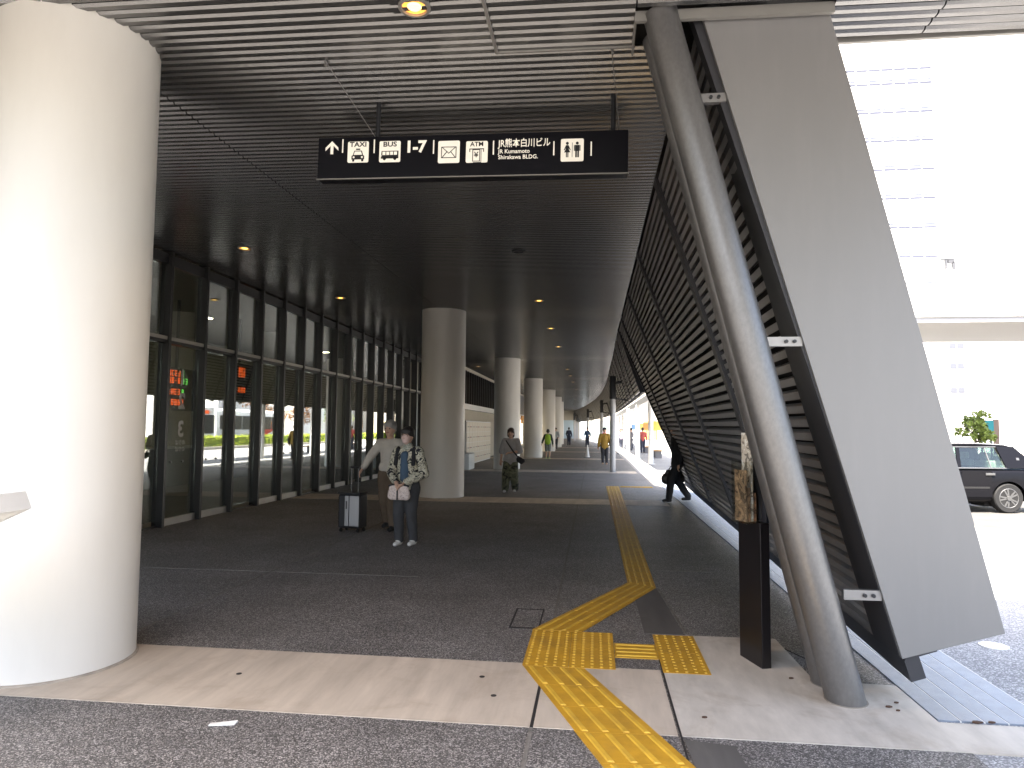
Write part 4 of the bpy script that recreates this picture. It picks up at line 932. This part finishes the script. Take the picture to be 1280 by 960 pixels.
# man with the suitcase
t, HP, H = person('person in cream jumper and brown trousers walking with one arm out on a suitcase handle', (-3.2, 10.55, 0), R(-8), 1.70, C('cream_jumper', (.46,.42,.36)), C('brown_trousers', (.10,.07,.045)), HGR, BSHOE, .010,
    elbR=(-.19,-.02,.675), wriR=(-.245,-.05,.575), elbL=(.14,.03,.63), wriL=(.13,-.07,.52), kneL=(.05,-.05,.28), ankL=(.05,-.02,.045), kneR=(-.05,-.0,.28), ankR=(-.055,.08,.06), loose=1.05, leg=1.12, hem=.53)
sc_ = thing('suitcase', 'black and silver upright cabin suitcase with raised handle', 'suitcase', (-3.72, 10.35, 0), R(-12))
bx('shell', M_DARK, sc_, -.19, .19, -.12, .13, .06, .58, .03); bx('front_panel', mat('case_silver', (.42,.42,.43), .35, .6), sc_, .02, .185, -.135, -.121, .1, .56, .006); bx('front_panel', mat('case_silver', (.42,.42,.43), .35, .6), sc_, -.06, .005, -.135, -.121, .1, .56, .006)
bx('latch', M_CHROME, sc_, -.04, -.015, -.142, -.136, .36, .48); bx('top_cap', M_DARK, sc_, -.2, .2, -.13, .14, .581, .61, .01)
for k in range(4): bx('side_clasp', M_CHROME, sc_, -.205, -.191, -.08, .04, .14+.12*k, .17+.12*k)
for x in (-.06, .06): MB().tube([(x,.05,.58),(x,.05,.97)], .009, 8).build('handle_rod', M_CHROME, sc_)
MB().tube([(-.075,.05,.985),(.075,.05,.985)], .016, 10).build('grip', M_DARK, sc_)
for x in (-.15, .15):
    for y in (-.08, .09): MB().lathe([(.03,-.012),(.03,.012)], (x, y, .03), 12, 'x').build('wheel', M_TYRE, sc_)
# woman with printed jacket
t, HP, H = person('person in black and cream printed jacket, face mask and grey trousers facing the camera', (-2.55, 9.25, 0), R(-12), 1.60, jacket, C('slate_trousers', (.04,.041,.044)), HAIR, WSHOE, .009,
    elbL=(.16,-.0,.62), wriL=(.045,-.13,.545), elbR=(-.16,-.0,.62), wriR=(-.045,-.13,.555), loose=1.12, leg=1.05, hem=.44, kneL=(.05,-.02,.28), ankL=(.05,.03,.045), kneR=(-.05,-.06,.28), ankR=(-.06,-.02,.045), cuff=.055)
mk = MB(); mk.cap(HP(0,-.03,-.018), HP(0,-.034,-.035), .043*H, .032*H, .95); evaluated(mk, 'face_mask', C('pink_mask', (.62,.45,.40), .02), t, .008, 3)
gl = MB()
for s_ in (-1, 1): gl.tube([HP(s_*.021+.014*math.cos(a*.6283), -.060, .006+.011*math.sin(a*.6283)) for a in range(11)], .0016, 6)
gl.tube([HP(-.007,-.060,.008), HP(.007,-.060,.008)], .0016, 6); gl.build('glasses', C('glasses_brown', (.12,.05,.03), 0), t)
sh_ = MB(); sh_.cap((0,-.058*H,.60*H), (0,-.057*H,.775*H), .036*H, .036*H, .95); sh_.cap((0,-.055*H,.58*H), (0,-.057*H,.70*H), .042*H, .04*H, .8); evaluated(sh_, 'inner_shirt', C('blue_shirt', (.05,.085,.13)), t, .009, 3, .01, .06)
sc2 = MB(); sc2.cap((0,-.0*H,.80*H), (0,-.005*H,.845*H), .056*H, .047*H, .95); evaluated(sc2, 'scarf', pattern_cloth('scarf_print', [(.2,.21,.17),(.42,.42,.35)], 40, (.5,)), t, .009, 2, .012, .04)
def strap(t, pts, mt, r=.014): return MB().tube(pts, r, 8).build('strap', mt, t, True)
for s_ in (-1, 1):
    bs = MB(); bs.cap((s_*.085*H,-.065*H,.70*H), (s_*.075*H,-.035*H,.825*H), .02*H, .022*H, .6); bs.cap((s_*.075*H,-.035*H,.825*H), (s_*.075*H,.05*H,.80*H), .022*H, .022*H, .6); evaluated(bs, 'backpack_strap', C('strap_black', (.01,.01,.012), 0), t, .009, 2)
bgm = pattern_cloth('pink_speckle', [(.28,.2,.18),(.56,.46,.42),(.64,.55,.5)], 60, (.38,.5))
hb = thing('shoulder_bag', 'pink speckled handbag carried in front of the printed jacket', 'bag', (-2.55, 9.25, 0), R(-12))
b = MB(); b.cap((-.08,-.245,.73), (.08,-.245,.73), .085, .085, .5); b.cap((-.11,-.245,.70), (.11,-.245,.70), .06, .06, .6); b.cap((-.1,-.245,.79), (.1,-.245,.79), .05, .05, .6)
evaluated(b, 'bag_body', bgm, hb, .009, 2)
bx('zip_band', M_DARK, hb, -.008, .008, -.298, -.285, .65, .84); MB().tube([(-.15,-.25,.83),(0,-.255,.87),(.15,-.25,.83)], .012, 8).build('edge_piping', M_DARK, hb, True)
# woman in grey T-shirt
t, HP, H = person('person in light grey shirt and baggy green cargo trousers with a black cross body strap', (-2.08, 17.25, 0), R(-6), 1.60, C('grey_tee', (.34,.33,.325)), cargo, HBR, WSHOE, .012,
    elbL=(.14,.0,.65), wriL=(.02,-.11,.63), elbR=(-.15,.02,.64), wriR=(-.155,-.02,.515), sleeve=.6, loose=1.25, leg=1.55, hem=.46, hair='bob', kneL=(.06,-.02,.28), ankL=(.06,.06,.05), kneR=(-.06,-.06,.29), ankR=(-.075,-.06,.05))
strap(t, [(-.10*H,.0,.845*H),(-.03*H,-.085*H,.77*H),(.06*H,-.105*H,.65*H),(.14*H,-.06*H,.55*H)], M_DARK, .018)
hb = thing('cross_body_bag', 'small black cross body bag at the hip of the grey shirt walker', 'bag', (-2.08, 17.25, 0), R(-6))
b = MB(); b.cap((.215,-.06,.85), (.31,-.03,.80), .06, .06, .5); b.cap((.2,-.05,.82), (.28,-.02,.76), .055, .05, .5); evaluated(b, 'bag_body', C('bag_black', (.012,.012,.014), 0), hb, .012, 2); strap(hb, [(.23,-.07,.88),(.22,-.07,.93)], M_DARK, .014)
# man in black suit
SUIT = C('black_suit', (.010,.011,.014), .1)
t, HP, H = person('person in black suit striding past the end of the louvred wall', (1.86, 15.7, 0), R(-78), 1.72, SUIT, SUIT, HAIR, BSHOE, .012, kneL=(.05,-.10,.29), ankL=(.05,-.13,.05), kneR=(-.05,.01,.29), ankR=(-.05,.16,.06), elbL=(.13,.02,.63), wriL=(.13,-.02,.50), elbR=(-.14,.02,.63), wriR=(-.14,.0,.47), hem=.45, loose=1.1, leg=1.15, lean=.02)
hb = thing('hand_bag', 'slouchy black leather bag carried by the person in the suit', 'bag', (1.86, 15.7, 0), R(-78))
b = MB(); b.cap((-.30,-.14,.50), (-.30,.14,.50), .14, .14, .6, fdir=(1,0,0)); b.cap((-.30,-.1,.62), (-.30,.1,.62), .09, .09, .6, fdir=(1,0,0)); evaluated(b, 'bag_body', mat('black_leather', (.015,.014,.014), .35), hb, .013, 2, .02, .07)
MB().tube([(-.29,-.12,.66),(-.27,-.06,.78),(-.27,.06,.78),(-.29,.12,.66)], .012, 8).build('strap', M_DARK, hb, True)
# walkers seen from behind and far off
B = R(180)
t, HP, H = person('person in dark top and bright lime backpack walking away past the third column', (-2.42, 36.6, 0), B, 1.56, C('dark_green_top', (.03,.055,.05)), C('grey_shorts', (.2,.22,.22)), HAIR, C('lime_shoe', (.4,.5,.25), 0), .018, face=False, shorts=True, elbL=(.17,.03,.64), wriL=(.2,-.0,.53))
hb = thing('backpack', 'bright lime green backpack on the person walking away', 'backpack', (-2.42, 36.6, 0), B)
b = MB(); b.cap((0,.20,.92), (0,.20,1.18), .17, .15, .65); b.cap((0,.24,.92), (0,.24,1.05), .12, .1, .6); evaluated(b, 'pack_body', C('lime', (.32,.5,.05)), hb, .018, 2)
for s_ in (-1, 1): strap(hb, [(s_*.1,.15,1.22),(s_*.12,-.05,1.28),(s_*.13,-.12,1.1)], C('lime', (.32,.5,.05)), .02)
t, HP, H = person('person in mustard jacket and dark hat walking away beside the slender post', (.5, 31.5, 0), B, 1.66, C('mustard', (.33,.20,.035)), C('charcoal_trousers', (.03,.03,.035)), C('navy_hat', (.03,.03,.05), 0), C('tan_shoe', (.45,.3,.2), 0), .015, face=False, hair='cap', loose=1.15, kneL=(.05,-.02,.28), ankL=(.05,.05,.05), hem=.45)
hb = thing('tote_bag', 'grey tote bag hanging behind the mustard jacket', 'bag', (.5, 31.5, 0), B)
b = MB(); b.cap((-.27,.0,.85), (-.27,.08,1.0), .12, .1, .5, fdir=(1,0,0)); evaluated(b, 'bag_body', C('grey_bag', (.2,.2,.21)), hb, .016, 2); strap(hb, [(-.25,.0,1.05),(-.2,.02,1.33)], M_DARK, .015)
UN = C('uniform_shirt', (.3,.33,.36)); NV = C('navy_trousers', (.025,.03,.05))
far = [((-4.05, 54, 0), 0, 1.66, UN, NV, HAIR, 'person in grey uniform shirt walking ahead, left of the pair'),
       ((-2.9, 53, 0), 0, 1.66, UN, NV, HAIR, 'person in grey uniform shirt and navy trousers, right of the pair'),
       ((-2.35, 66, 0), B, 1.72, C('navy_jacket', (.03,.04,.07)), NV, HAIR, 'person in navy jacket far along the arcade right of the uniformed pair'),
       ((-5.4, 60, 0), R(90), 1.65, C('plum_top', (.07,.03,.06)), NV, HBR, 'person in plum top at the edge of the last column'),
       ((-.55, 60, 0), 0, 1.7, C('blue_blazer', (.04,.08,.16)), NV, HAIR, 'person in blue jacket between two slender posts'),
       ((.95, 66, 0), B, 1.6, C('pink_top', (.5,.06,.16)), C('pale_blue_skirt', (.35,.45,.55)), HBR, 'person in vivid pink top left of the mustard jacket'),
       ((2.2, 56, 0), 0, 1.62, C('lilac_top', (.3,.22,.32)), NV, HAIR, 'person in lilac top waiting under the shelter'),
       ((3.1, 58, 0), R(60), 1.7, C('white_top', (.6,.6,.6)), NV, HAIR, 'person in white top seated side waiting under the shelter'),
       ((3.3, 47, 0), B, 1.7, C('red_top', (.4,.08,.07)), NV, HBR, 'person in red top waiting near the shelter posts'),
       ((2.8, 52, 0), R(-60), 1.66, C('grey_coat', (.2,.2,.23)), C('grey_trousers', (.1,.1,.12)), HAIR, 'person in grey coat at the bus shelter'),
       ((3.6, 68, 0), R(20), 1.68, C('blue_blazer', (.04,.08,.16)), NV, HAIR, 'person in blue jacket at the far end of the shelter')]
for i, (l, rz, H, tp, pn, hr, lb) in enumerate(far):
    sg = 1 if i % 2 else -1
    person(lb, l, rz, H, tp, pn, hr, BSHOE, .022, face=False, kneL=(.05,-.04*sg,.28), ankL=(.05,-.05*sg,.05), kneR=(-.05,.01,.28), ankR=(-.05,.06*sg,.05), elbL=(.15,-.02,.64), wriL=(.12,-.09,.56))
t, HP, H = person('driver in white shirt sitting inside the black taxi', (7.42, 16.68, -.28), R(97), 1.6, C('white_top', (.6,.6,.6)), NV, HAIR, BSHOE, .018, face=False, kneL=(.06,-.22,.52), ankL=(.06,-.26,.30), kneR=(-.06,-.22,.52), ankR=(-.06,-.26,.30), elbL=(.15,-.06,.66), wriL=(.10,-.2,.68), elbR=(-.15,-.06,.66), wriR=(-.10,-.2,.68), group='people in vehicles')
